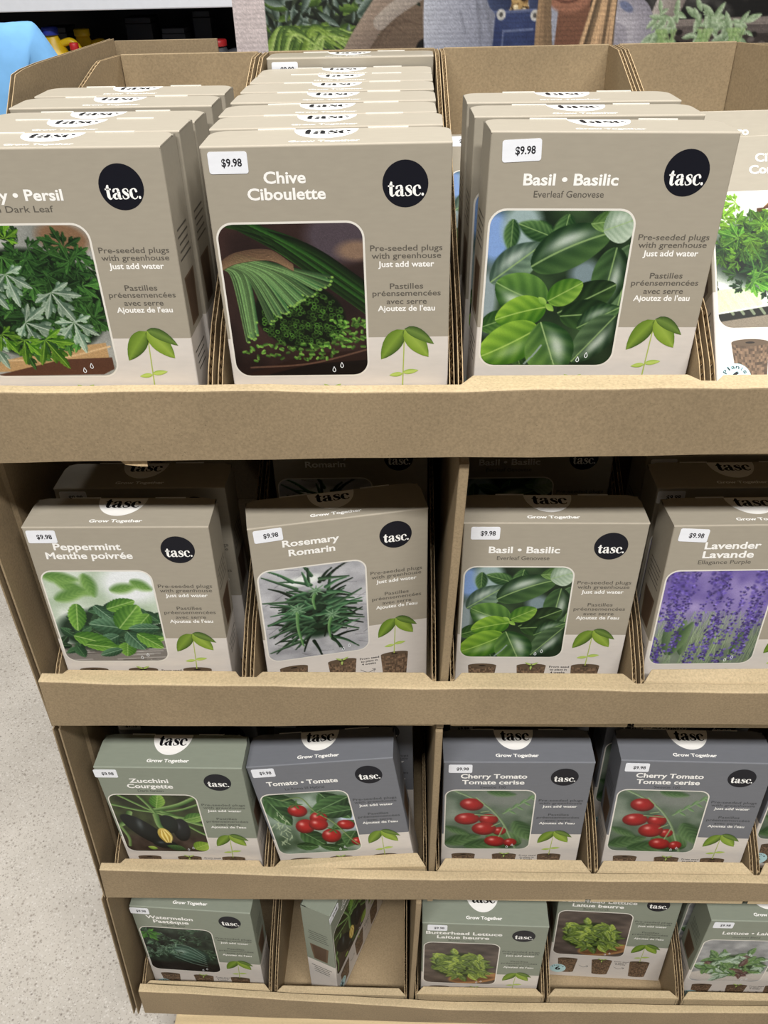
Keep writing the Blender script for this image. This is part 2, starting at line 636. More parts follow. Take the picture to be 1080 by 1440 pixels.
def pic_basil(n):
    p = Pic(118, 134, n, (26, 46, 30), 5)
    p.mottle((14, 28, 18), (62, 92, 52), 5, 5)
    p.ell(.04, .16, .10, .16, 0, (124, 158, 214), soft=14)
    p.ell(.20, .10, .12, .14, 0, (150, 172, 172), soft=14)
    p.ell(.62, .38, .09, .08, 0, (120, 140, 146), soft=14)
    p.ell(.02, .55, .06, .2, 0, (140, 156, 160), soft=10)
    G1, G2 = (26, 62, 28), (98, 138, 74)
    B1, B2 = (52, 104, 18), (150, 190, 62)
    V = (150, 182, 110)
    for a in ((.30, .06, 60, .22, .12), (.48, .02, 100, .24, .14), (.14, .05, 90, .2, .1), (.7, .1, 160, .26, .12), (.40, .16, 200, .24, .12)):
        p.leaf(a[0], a[1], a[2], a[3], a[4], G1, G2, V, soft=4)
    p.leaf(.03, .44, -38, .40, .224, (48, 74, 60), (128, 156, 128), V, soft=2, sheen=.6)
    p.leaf(.28, .34, -24, .52, .269, (20, 52, 24), (76, 112, 56), V, sheen=.75, bend=-.08, nv=4, rnd=.56)
    p.leaf(.62, .08, -8, .26, .134, (60, 96, 40), (140, 176, 96), V)
    p.leaf(.70, .12, -20, .22, .224, (120, 146, 116), (190, 206, 184), V, sheen=.5)
    p.leaf(.90, .20, 95, .42, .246, (34, 62, 36), (108, 140, 92), V, sheen=.75, nv=4, rnd=.56)
    p.leaf(.80, .22, 96, .40, .224, (20, 46, 22), (78, 116, 62), V, sheen=.7, nv=4, rnd=.56)
    p.leaf(.48, .64, -28, .40, .224, (14, 36, 16), (58, 92, 40), V, nv=5, rnd=.6)
    p.leaf(.50, .66, -4, .36, .202, (16, 42, 18), (60, 98, 44), V, nv=4, rnd=.56)
    p.leaf(.62, .74, -28, .30, .179, (20, 52, 24), (90, 128, 70), V, sheen=.5)
    p.leaf(.86, .66, 128, .40, .224, (24, 50, 28), (92, 122, 80), V, sheen=.7, nv=4, rnd=.56)
    p.leaf(.22, .82, 74, .2, .157, (20, 50, 20), (70, 104, 50), V)
    p.leaf(-.02, .74, -20, .26, .157, (30, 70, 24), (96, 140, 56), V)
    p.leaf(.40, .58, 203, .36, .291, (30, 72, 24), (104, 150, 60), V, sheen=.85, bend=-.06, nv=4, rnd=.56)
    p.leaf(.40, .60, 165, .33, .213, (52, 108, 18), (150, 192, 54), (176, 208, 100), nv=4, rnd=.56, bend=.05)
    p.leaf(.37, .74, 152, .44, .280, B1, (150, 194, 56), (176, 208, 100), nv=4, rnd=.56, sheen=.35, bend=-.05)
    p.leaf(.38, .70, 68, .40, .325, (26, 66, 26), (110, 152, 66), (170, 196, 130), sheen=.75, nv=4, rnd=.56, peak=.52)
    p.leaf(.41, .56, -30, .24, .168, (54, 106, 22), (138, 180, 62), (180, 206, 110), nv=4, rnd=.56)
    p.leaf(.40, .58, 40, .07, .039, (110, 160, 50), (170, 206, 90), None, nv=0)
    p.leaf(.40, .58, -140, .07, .039, (110, 160, 50), (170, 206, 90), None, nv=0)
    p.line([(.30, .99), (.36, .92), (.40, .86)], .012, (140, 160, 150))
    return p


def pic_cilantro(n):
    p = Pic(118, 134, n, (238, 240, 232), 6)
    p.mottle((232, 236, 226), (250, 250, 246), 4, 4)
    for k in range(9):
        p.line([(.30, .16 - k * .004), (.5, .02 + k * .012), (.9, .06 + k * .012)], .012, (176 - k * 6, 136 - k * 6, 76), (120, 86, 44))
    p.polyg([(0, .93), (.9, .80), (.9, 1.0), (0, 1.0)], (168, 158, 142))
    p.polyg([(0, .90), (.9, .76), (.9, .83), (0, .955)], (60, 62, 52))
    for k in range(14):
        x = .0 + k * .07
        p.line([(x, .74), (x + .1, .90)], .02, (226, 240, 206), op=.6)
    p.polyg([(0, .72), (.3, .70), (.3, .84), (0, .89)], (214, 232, 182), op=.7)
    p.ell(.46, .46, .50, .26, 0, (28, 56, 34), soft=26)
    rs = p.rs
    for i in range(210):
        x, y = .44 + rs.randn() * .26, .42 + rs.randn() * .15
        lit = np.clip(1.0 - (y - .1) * 1.9 + rs.randn() * .25, 0, 1)
        d = np.array((24, 54, 32)) + lit * np.array((90, 96, 10))
        l = np.array((66, 116, 60)) + lit * np.array((104, 100, 20))
        lobed(p, x, y, rs.uniform(-60, 240), rs.uniform(.08, .14), d, l, np.minimum(l + 22, 255), n=5 if rs.rand() < .5 else 3)
    for x, y, a in ((.46, .42, 60), (.52, .50, 30)):
        lobed(p, x, y, a, .15, (170, 196, 178), (226, 236, 224))
    for x, y, a in ((.30, .60, 70), (.24, .66, 30), (.70, .64, 90), (.72, .74, 40), (.16, .34, 200)):
        lobed(p, x, y, a, .16, (70, 130, 40), (150, 204, 86), (190, 224, 130))
    for i in range(10):
        x = rs.uniform(.1, .7)
        p.line([(x, .42), (x + .05, .55), (x + rs.uniform(-.1, .1), .7)], .009, (110, 160, 80))
    return p


def pic_mint(n):
    p = Pic(118, 134, n, (196, 208, 190), 7)
    p.mottle((150, 176, 138), (240, 242, 240), 4, 4)
    p.ell(.70, .14, .24, .2, 0, (232, 236, 238), soft=20)
    for a in ((.1, .1, 30, .3, .12), (.34, .02, 80, .26, .12), (.0, .04, 10, .3, .12), (.52, .2, -10, .24, .1), (.70, .1, 30, .2, .1), (.05, .3, -20, .3, .12)):
        p.leaf(a[0], a[1], a[2], a[3], a[4], (92, 138, 62), (146, 186, 98), None, soft=8)
    p.polyg([(0, .80), (.9, .76), (.9, 1), (0, 1)], (140, 134, 128))
    for k in range(24):
        y = .84 + .17 * p.rs.rand()
        x = p.rs.rand() * .8
        p.line([(x, y), (x + .2, y - .01)], .012, (200, 196, 192) if k % 2 else (88, 82, 78), op=.6)
    rs = p.rs
    p.ell(.42, .64, .42, .24, 0, (34, 60, 40), soft=10)
    for i in range(60):
        x, y = rs.uniform(.04, .84), rs.uniform(.42, .84)
        g = rs.uniform(.6, 1)
        p.leaf(x, y, rs.uniform(0, 360), rs.uniform(.12, .20), rs.uniform(.07, .11), np.array((34, 70, 46)) * g, np.array((92, 140, 92)) * g, (120, 164, 110), nv=6, ser=.14)
    G = ((36, 74, 48), (112, 156, 120), (170, 200, 168))
    B = ((62, 116, 36), (144, 194, 80), (196, 222, 140))
    for a, c in (((.36, .36, 52, .20, .10), G), ((.22, .34, 100, .26, .13), B), ((.46, .40, -20, .22, .12), B), ((.58, .62, 190, .26, .17), G),
                 ((.52, .62, -52, .28, .19), B), ((.80, .46, 130, .2, .12), B), ((.86, .62, 180, .22, .1), G), ((.5, .70, 150, .18, .12), G),
                 ((.12, .70, 20, .30, .16), B), ((.20, .80, 10, .28, .1), B), ((.54, .80, -12, .30, .13), B), ((.56, .78, 100, .14, .13), B),
                 ((.58, .66, 60, .2, .15), G), ((.66, .68, 40, .22, .12), B), ((.50, .86, 160, .18, .08), G)):
        p.leaf(a[0], a[1], a[2], a[3] * 1.18, a[4] * 1.22, *c, nv=6, ser=.12, rnd=.62)
    return p


def pic_rosemary(n):
    p = Pic(118, 134, n, (178, 178, 182), 8)
    p.mottle((150, 150, 156), (206, 206, 210), 6, 10)
    rs = p.rs
    for k in range(40):
        y = rs.rand()
        x = rs.rand() * .9
        a = rs.uniform(-.1, .14) + (.5 if rs.rand() < .3 else 0)
        p.line([(x, y), (x + .12, y - a * .2 + .03)], (.006, .002), (98, 96, 102), op=.7)
    p.ell(.36, .14, .16, .05, -8, (228, 232, 228), soft=6)
    p.ell(.44, .52, .26, .26, 0, (30, 56, 36), soft=10)
    for layer in range(3):
        for k in range((46, 40, 30)[layer]):
            cx, cy = .44 + rs.randn() * .11, .50 + rs.randn() * .17
            side = 1 if cx > .44 else -1
            a = (0 if side > 0 else 180) + rs.uniform(-48, 48) + (60 * side if cy > .62 and rs.rand() < .4 else 0) - (50 * side if cy < .34 and rs.rand() < .5 else 0)
            L = rs.uniform(.16, .30)
            ex, ey = cx + L * math.cos(R(a)), cy + L * math.sin(R(a)) * .8
            ex = min(max(ex, .03), .84)
            g = (.42, .8, 1.12)[layer] * rs.uniform(.8, 1.15)
            p.line([(cx, cy), ((cx + ex) / 2, (cy + ey) / 2 - .016), (ex, ey)], (.034, .012), np.array((26, 60, 38)) * g, np.array((92, 134, 92)) * g)
    for a in ((.30, .22, .03, .06), (.34, .36, .01, .33), (.55, .55, .85, .62), (.6, .44, .84, .30), (.3, .8, .02, .90), (.5, .14, .74, .15), (.56, .64, .80, .74), (.3, .62, .03, .72)):
        p.line([(a[0], a[1]), (a[2], a[3])], (.036, .014), (30, 58, 38), (96, 130, 94))
    for bx, by, tx, ty in ((.29, .44, .31, .86), (.58, .54, .55, .80), (.46, .26, .44, .46)):
        p.line([(bx, by), ((bx + tx) / 2 - .02, (by + ty) / 2), (tx, ty)], (.034, .016), (60, 112, 56), (140, 182, 116))
        for k in range(9):
            a = -170 + k * 42
            L = .085 if k % 2 else .06
            p.line([(bx, by), (bx + L * math.cos(R(a)), by + L * .8 * math.sin(R(a)))], (.022, .008), (82, 122, 84), (150, 182, 146))
    return p


def pic_lavender(n):
    p = Pic(118, 134, n, (112, 98, 160), 9)
    p.mottle((84, 66, 150), (170, 154, 206), 6, 5)
    m = np.clip((p.Y - .40) / .3, 0, 1)
    p.mottle((70, 96, 58), (150, 164, 132), 7, 7, .85, m)
    rs = p.rs
    for k in range(70):
        x = rs.uniform(-.1, 1.0)
        p.line([(x, 1.02), (x + rs.uniform(-.02, .08), .75), (x + rs.uniform(-.02, .2), .42)], (.010, .005), np.array((88, 118, 70)) * rs.uniform(.7, 1.3), (180, 192, 160), op=.8)
    for k in range(6):
        p.leaf(rs.uniform(.1, .8), .9, -90 + rs.uniform(-25, 25), .4, .1, (46, 74, 42), (120, 148, 96), None, nv=0, op=.8)
    for k in range(64):
        x = rs.uniform(-.02, .92)
        y = rs.uniform(-.12, .62) if k > 12 else rs.uniform(.62, .9)
        L = rs.uniform(.16, .34)
        t = rs.uniform(.0, .3)
        soft = 3 if y < 0 else 1
        for j in range(int(L * 130)):
            s = rs.rand()
            g = rs.uniform(.55, 1.25)
            c = np.clip(np.array((88, 70, 158)) * g + (rs.rand() < .2) * 40, 0, 235)
            p.ell(x + t * s * -L * .5 + rs.randn() * .017, y + s * L, .011, .008, rs.uniform(0, 180), c, soft=soft)
    return p


def pic_zucchini(n):
    p = Pic(118, 134, n, (48, 54, 38), 10)
    p.mottle((34, 34, 26), (92, 108, 60), 6, 6)
    p.mottle((52, 40, 34), (96, 80, 70), 8, 8, 1, np.clip((p.Y - .6) / .15, 0, 1))
    for a in ((.1, .0, .5, .34, .03), (.0, .16, .5, .30, .03), (.9, .02, .4, .26, .05), (.88, .16, .40, .30, .03), (.5, .28, .9, .52, .05), (.44, .3, .9, .4, .03), (.0, .54, .16, .3, .06), (.7, .5, .9, .7, .03), (.3, .0, .42, .3, .03)):
        p.line([(a[0], a[1]), ((a[0] + a[2]) / 2 + .02, (a[1] + a[3]) / 2 + .03), (a[2], a[3])], a[4], (58, 98, 40), (158, 190, 116))
    p.leaf(.45, .22, -75, .26, .16, (60, 116, 30), (160, 196, 84), (190, 214, 130))
    p.leaf(.7, .42, -20, .26, .16, (60, 110, 40), (156, 190, 96), (190, 214, 130))
    p.ell(.26, .62, .12, .34, -34, (30, 36, 36), shade=.6, hi=(100, 108, 110))
    p.ell(.42, .86, .13, .08, 14, (34, 40, 40), shade=.5, hi=(96, 104, 106))
    p.ell(.64, .60, .09, .20, 4, (38, 42, 44), shade=.6, hi=(120, 122, 130))
    p.ell(.52, .50, .10, .16, 0, (34, 44, 40), shade=.5)
    p.line([(.42, .34), (.42, .5), (.44, .58)], (.06, .05), (66, 108, 52), (150, 180, 110))
    p.ell(.45, .70, .07, .13, -8, (236, 206, 96), shade=.35)
    for k in range(6):
        p.line([(.44 + (k - 2.5) * .008, .60), (.45 + (k - 2.5) * .022, .72), (.46 + (k - 2.5) * .01, .83)], .012, (250, 232, 150) if k % 2 else (196, 156, 50))
    p.leaf(.72, .94, -30, .2, .18, (110, 150, 40), (190, 214, 90), (210, 226, 130))
    p.leaf(.62, .96, 200, .2, .1, (40, 70, 36), (90, 130, 70), None)
    p.leaf(.32, .95, 200, .1, .06, (120, 160, 50), (190, 210, 100), None, nv=0)
    p.line([(.02, .55), (.06, .75), (.04, .9)], .03, (90, 120, 60), (150, 180, 110))
    return p


def pic_tomato(n):
    p = Pic(118, 134, n, (72, 96, 60), 11)
    p.mottle((40, 66, 34), (200, 214, 206), 5, 5)
    p.ell(.85, .45, .14, .2, 0, (196, 206, 226), soft=14)
    rs = p.rs
    for a in ((.05, .05, 70, .5, .24), (.02, .0, 30, .4, .2), (.6, .02, 60, .5, .3), (.88, .1, 150, .5, .24), (.9, .3, 170, .4, .2), (.9, .5, 160, .3, .14), (.3, .62, 50, .34, .24), (.6, .9, -20, .34, .16), (.45, .88, 20, .3, .12), (.86, .66, 120, .26, .2), (.2, .86, 10, .24, .14)):
        p.leaf(*a, (26, 58, 28), (96, 140, 80), (140, 176, 120), nv=5)
    for k in range(26):
        x, y = rs.uniform(.05, .2), rs.uniform(.25, .8)
        p.line([(x, y), (x + rs.uniform(-.06, .06), y + .06)], .008, (190, 206, 170))
    for x, y, rx, ry in ((.52, .42, .09, .11), (.33, .28, .10, .10), (.36, .54, .10, .12), (.50, .52, .1, .1), (.60, .72, .10, .12), (.78, .55, .09, .08), (.86, .84, .07, .07)):
        p.ell(x, y, rx, ry, 20, (196, 36, 34), shade=.55, hi=(255, 190, 180))
    p.line([(.2, .1), (.4, .08), (.5, .3), (.66, .5), (.8, .8), (.9, .95)], .016, (88, 116, 60), (160, 180, 120))
    for x, y in ((.33, .18), (.56, .34), (.64, .62)):
        for k in range(5):
            p.leaf(x, y, k * 72, .08, .022, (50, 90, 40), (110, 150, 80), None, nv=0)
    return p


def pic_cherry(n):
    p = Pic(118, 134, n, (112, 126, 108), 12)
    p.mottle((70, 92, 70), (150, 160, 146), 5, 5)
    p.ell(.62, .12, .3, .16, 0, (132, 138, 130), soft=20)
    for a in ((.0, .9, -20, .4, .2), (.2, .95, -10, .5, .2), (.8, .9, 200, .4, .3), (.7, .5, 60, .4, .2), (.0, .6, 30, .3, .1), (.4, .02, 10, .3, .1)):
        p.leaf(*a, (50, 84, 46), (116, 150, 96), None, soft=6)
    p.line([(.08, .0), (.38, .22), (.58, .52), (.74, .98)], .024, (96, 124, 84), (170, 190, 150))
    p.line([(.58, .38), (.7, .26), (.88, .08)], .02, (96, 130, 84), (160, 186, 140))
    for k in range(8):
        p.leaf(.6 + k * .035, .36 - k * .035, -60 + (k % 2) * 100, .1, .03, (90, 130, 80), (150, 180, 130), None, nv=0)
    for x, y, rx, ry, a in ((.26, .23, .12, .10, 20), (.44, .48, .10, .09, 30), (.22, .47, .125, .10, 0), (.56, .68, .07, .07, 40), (.40, .64, .125, .11, 10), (.52, .86, .11, .09, 20), (.68, .88, .07, .07, 0)):
        p.ell(x, y, rx, ry, a, (186, 40, 40), shade=.5, hi=(250, 180, 170))
    for a in ((.38, .22, .30, .12), (.44, .34, .36, .36), (.5, .42, .3, .40), (.56, .54, .48, .60), (.6, .6, .56, .78)):
        p.line([(a[0], a[1]), (a[2], a[3])], .014, (110, 140, 90), (180, 196, 150))
    return p


def pic_watermelon(n):
    p = Pic(118, 134, n, (40, 48, 40), 13)
    p.mottle((26, 32, 28), (92, 110, 92), 7, 6)
    p.mottle((40, 36, 34), (64, 58, 54), 10, 8, 1, np.clip((p.Y - .76) / .08, 0, 1))
    rs = p.rs
    for k in range(40):
        x, y = rs.uniform(0, .85), rs.uniform(.05, .66)
        g = rs.uniform(.4, 1.15)
        lobed(p, x, y, rs.uniform(0, 360), rs.uniform(.10, .18), np.array((44, 76, 50)) * g, np.array((140, 168, 142)) * g, None, n=3)
    lobed(p, .08, .12, 60, .22, (60, 120, 40), (120, 176, 84))
    p.ell(.52, .60, .27, .19, 24, (84, 116, 100), shade=.55, hi=(190, 206, 196))
    for k in range(6):
        o = (k - 2.5) * .05
        p.line([(.34, .52 + o * 1.2), (.54, .60 + o * 1.6), (.72, .74 + o)], .014, (140, 166, 150), op=.8)
    for k in range(10):
        x, y = rs.uniform(.05, .4), rs.uniform(.35, .6)
        lobed(p, x, y, rs.uniform(0, 360), .12, (50, 80, 56), (160, 184, 164), None, n=3)
    return p


def pic_lettuce(n, mixed=False):
    p = Pic(118, 134, n, (92, 80, 72) if not mixed else (150, 150, 150), 15 if mixed else 14)
    if mixed:
        p.mottle((120, 122, 124), (186, 186, 186), 6, 8)
    else:
        p.mottle((64, 56, 52), (126, 110, 100), 4, 9)
    rs = p.rs
    if mixed:
        p.ell(.44, .86, .50, .16, 0, (196, 188, 180), soft=2)
        p.ell(.44, .60, .38, .26, 0, (40, 62, 36), soft=6)
    else:
        p.ell(.62, .84, .32, .14, -14, (176, 128, 82), soft=2)
        p.ell(.60, .88, .26, .06, -14, (120, 82, 52), soft=2)
        p.ell(.44, .54, .34, .30, 0, (40, 54, 22), soft=6)
    for k in range(110):
        a, r = rs.uniform(0, 6.28), math.sqrt(rs.rand())
        x, y = .44 + .34 * r * math.cos(a), .52 + .27 * r * math.sin(a)
        if mixed:
            y += .06
        lit = rs.rand()
        d = np.array((44, 64, 22)) + lit * np.array((46, 54, 14))
        l = np.array((110, 138, 54)) + lit * np.array((86, 76, 40))
        if mixed:
            q = rs.rand()
            if q < .16:
                d, l = np.array((62, 40, 38)), np.array((118, 84, 76))
            elif q < .5:
                d, l = np.array((70, 104, 70)), np.array((206, 222, 206))
            else:
                d, l = np.array((40, 76, 36)), np.array((124, 164, 90))
        p.leaf(x, y, rs.uniform(0, 360), rs.uniform(.12, .22), rs.uniform(.06, .10), d, l, np.minimum(l + 25, 255), nv=3, bend=rs.uniform(-.3, .3), ser=.10, sheen=.3)
    return p


PW, PT, PB = (-.0905, .0250), .0582, .1905     # picture window on the front of a carton (u range, v range), metres
PR = .0125


def grid_mesh(name, im, u0, u1, v0, v1, rad, place, mat, grade=1.32):
    """picture array -> rounded rectangle of small coloured quads"""
    h, wd = im.shape[:2]
    ny, nx = h, wd
    vs = np.linspace(v0, v1, ny)
    # crowd rows a little so the corners stay round
    cu = (u0 + u1) / 2
    hw0 = (u1 - u0) / 2
    d = np.minimum(vs - v0, v1 - vs)
    cut = np.where(d < rad, rad - np.sqrt(np.maximum(rad ** 2 - (rad - d) ** 2, 0)), 0)
    hw = hw0 - cut
    tx = np.linspace(-1, 1, nx)
    U = cu + hw[:, None] * tx[None]
    V = np.repeat(vs[:, None], nx, 1)
    ii = np.clip(((V - v0) / (v1 - v0) * (h - 1)).round().astype(int), 0, h - 1)
    fx = np.clip((U - u0) / (u1 - u0) * (wd - 1), 0, wd - 1)
    jj = fx.round().astype(int)
    c = np.clip(im[ii, jj], 0, 255)
    if grade:
        rs = np.random.RandomState(5)
        g = c.mean(-1, keepdims=True)
        c = g + (c - g) * .86
        c = 255 * (np.clip(c, 0, 255) / 255) ** grade * (1 + (.05 if grade > 1.2 else .02) * rs.randn(*c.shape[:2], 1))
        c = np.clip(c, 0, 255)
    P = place(U.ravel(), V.ravel())
    idx = np.arange(ny * nx).reshape(ny, nx)
    q = np.stack([idx[:-1, :-1], idx[1:, :-1], idx[1:, 1:], idx[:-1, 1:]], -1).reshape(-1, 4)
    me = bpy.data.meshes.new(name)
    me.vertices.add(len(P))
    me.vertices.foreach_set('co', P.astype(np.float32).ravel())
    me.loops.add(q.size)
    me.loops.foreach_set('vertex_index', q.astype(np.int32).ravel())
    me.polygons.add(len(q))
    me.polygons.foreach_set('loop_start', np.arange(0, q.size, 4, dtype=np.int32))
    me.materials.append(mat)
    a = me.color_attributes.new('Col', 'BYTE_COLOR', 'POINT')
    arr = np.ones((len(P), 4), np.float32)
    arr[:, :3] = c.reshape(-1, 3) / 255.0
    a.data.foreach_set('color_srgb', arr.ravel())
    me.update()
    me.validate()
    return me


# ------------------------------------------------------------------ the seed kit cartons
BW, BH, BD = .19, .262, .0515
BAND = .1556
TAN, SAGE, SLATE = (162, 154, 139), (135, 141, 127), (113, 115, 121)
CREAM = (214, 207, 200)
INK = (17, 18, 28)
DESIGNS = {
    # titles: (text, u0, u1, baseline v, cap height) in millimetres
    'parsley': dict(col=TAN, pic=pic_parsley, n=236, t=[('Parsley • Persil', -72, 12, 39.0, 8.4)], s=('Italian Dark Leaf', -62, 2, 48)),
    'chive': dict(col=TAN, pic=pic_chive, n=236, t=[('Chive', -49, -16.6, 27.4, 8.6), ('Ciboulette', -62.8, -2, 39.6, 8.6)], s=None),
    'basil': dict(col=TAN, pic=pic_basil, n=236, t=[('Basil • Basilic', -67.2, 7.2, 38.8, 8.4)], s=('Everleaf Genovese', -58, -2.7, 48.1)),
    'cilantro': dict(col=TAN, pic=pic_cilantro, n=236, t=[('Cilantro', -51, -10, 27.4, 8.4), ('Coriandre', -57, -4, 39.4, 8.4)], s=('Santo', -36, -18, 48)),
    'peppermint': dict(col=TAN, pic=pic_mint, n=170, t=[('Peppermint', -68.4, 1.2, 29.2, 8.6), ('Menthe poivrée', -78.8, 11.3, 40.9, 8.6)], s=None),
    'rosemary': dict(col=TAN, pic=pic_rosemary, n=170, t=[('Rosemary', -61, -1, 28.4, 8.4), ('Romarin', -55.5, -6, 41, 8.4)], s=None),
    'lavender': dict(col=TAN, pic=pic_lavender, n=170, t=[('Lavender', -59, -1, 29.5, 8.6), ('Lavande', -59, -6, 41, 8.6)], s=('Ellagance Purple', -62, -7, 49)),
    'zucchini': dict(col=SAGE, pic=pic_zucchini, n=140, t=[('Zucchini', -55, -4, 31.5, 8.4), ('Courgette', -60, 0, 43, 8.4)], s=('Dark Green', -48, -14, 51.5)),
    'tomato': dict(col=SLATE, pic=pic_tomato, n=140, t=[('Tomato • Tomate', -76, 18, 40, 8.4)], s=('La Roma III Hybrid', -54, -2, 50.5)),
    'cherry': dict(col=SLATE, pic=pic_cherry, n=140, t=[('Cherry Tomato', -72.7, 12, 32.4, 8.6), ('Tomate cerise', -70.6, 9.4, 44.8, 8.6)], s=('Sweetie 100', -47, -14, 53.5)),
    'watermelon': dict(col=SAGE, pic=pic_watermelon, n=124, t=[('Watermelon', -74, 1, 32, 8.6), ('Pastèque', -64, -7, 43.5, 8.6)], s=('Sugar Baby', -52, -14, 52)),
    'butterhead': dict(col=SAGE, pic=pic_lettuce, n=124, t=[('Butterhead Lettuce', -89, 27, 31.6, 8.4), ('Laitue beurre', -72, 8, 44, 8.4)], s=('Buttercrunch', -54, -14, 52.5)),
    'lettuce': dict(col=SAGE, pic=lambda n: pic_lettuce(n, True), n=124, t=[('Lettuce • Laitue', -70, 14, 40, 8.6)], s=('Gourmet Blend', -52, -10, 50.5)),
}
mm = .001


def front(d):
    return lambda u, v: (u * mm, -d, -v * mm)


def leaf_poly(mb, place, x, y, ang, L, W, cl, cm, cr, bend=0.0):
    """two-tone printed leaf: left half and right half about its midrib"""
    n = 9
    ca, sa = math.cos(R(ang)), math.sin(R(ang))
    mid, a, b = [], [], []
    for i in range(n):
        t = i / (n - 1)
        hw = W / 2 * math.sin(math.pi * t ** .8) ** .8 if 0 < t < 1 else 0
        off = bend * L * t * t
        for lst, s in ((mid, 0), (a, hw), (b, -hw)):
            dx, dy = t * L, s + off
            lst.append(place(x + dx * ca - dy * sa, y + dx * sa + dy * ca))
    for i in range(n - 1):
        mb.poly([mid[i], a[i], a[i + 1], mid[i + 1]], [cm, cl, cl, cm])
        mb.poly([b[i], mid[i], mid[i + 1], b[i + 1]], [cr, cm, cm, cr])


def sprout(mb, place, place2):
    """printed seedling above the right-hand plug"""
    v, f = stroke2d([(55, 206, 1.2), (56, 185, 1.0), (57.5, 150, .9)])
    mb.raw([place(*q) for q in v], f, (170, 186, 92))
    leaf_poly(mb, place2, 57.5, 149, 134, 34, 16, (92, 120, 38), (122, 150, 56), (58, 84, 32), -.12)
    place2 = front(.00024)
    leaf_poly(mb, place2, 57.5, 148.5, 48, 33, 16, (118, 146, 46), (146, 170, 70), (90, 120, 38), .06)
    place2 = front(.00028)
    leaf_poly(mb, place2, 57.5, 148, 14, 28, 10, (78, 104, 42), (106, 132, 60), (52, 76, 34), .28)
    leaf_poly(mb, place2, 55.5, 190, 172, 12, 4.2, (170, 194, 90), (190, 208, 110), (150, 180, 70))
    leaf_poly(mb, place2, 55.5, 189, -8, 14, 4.6, (170, 194, 90), (190, 208, 110), (150, 180, 70))


def plug(mb, place, place2, cx, top, w1, w2, h, seed):
    """printed soil plug: trapezoid of speckled brown with an elliptic top"""
    rs = np.random.RandomState(seed)
    n, k_ = 16, 18
    for j in range(n):
        for i in range(k_):
            c = np.array((108, 88, 70)) * rs.uniform(.72, 1.28)
            q = []
            for (di, dj) in ((0, 0), (0, 1), (1, 1), (1, 0)):
                t = (j + dj) / n
                ww = w1 + (w2 - w1) * t
                x = cx + ((i + di) / k_ - .5) * ww
                sag = 3.2 * math.sqrt(max(0, 1 - ((i + di) / (k_ / 2) - 1) ** 2))
                q.append(place(x, top + t * h + sag))
            mb.poly(q, c)
    for (p, rx, ry, c) in ((place2, w1 / 2, 3.4, (96, 80, 64)), (place2, w1 / 8, 1.0, (40, 32, 26))):
        mb.poly([p(cx + rx * math.cos(a), top - (.002 if rx < 6 else 0) + ry * math.sin(a)) if rx > 6 else front(.00024)(cx + rx * math.cos(a), top + ry * math.sin(a)) for a in np.linspace(0, 2 * math.pi, 24, endpoint=False)][::-1], c)


def ring_text(mb, body, cx, cy, r, cap, col, place):
    """letters set along the upper arc of a badge"""
    n = len(body)
    for i, ch in enumerate(body):
        a = R(-90 + (i - (n - 1) / 2) * 23)
        v, f = text2d(ch, .012)
        wd = cap * (.9 if ch not in 'lit' else .35)
        pts = []
        for q in v:
            x, y = (q[0] - .5) * wd, q[1] / CAP * cap
            # local up = outward
            ox, oy = math.cos(a), math.sin(a)
            pts.append(place(cx + (r + y) * ox - x * oy, cy + (r + y) * oy + x * ox))
        mb.raw(pts, f, col)


def disc_poly(place, cx, cy, rx, ry, n=40, a0=0, a1=360):
    full = a1 - a0 == 360
    return [place(cx + rx * math.cos(R(a)), cy + ry * math.sin(R(a))) for a in np.linspace(a1, a0, n, endpoint=not full)]


def rrect(place, x0, x1, y0, y1, r, n=5):
    pts = []
    for cx, cy, s in ((x1 - r, y1 - r, 0), (x0 + r, y1 - r, 90), (x0 + r, y0 + r, 180), (x1 - r, y0 + r, 270)):
        for a in np.linspace(s, s + 90, n):
            pts.append(place(cx + r * math.cos(R(a)), cy + r * math.sin(R(a))))
    return pts[::-1]


def flip(p):
    """text places: y up instead of down"""
    return lambda x, y: p(x, -y)


_design_cache = {}


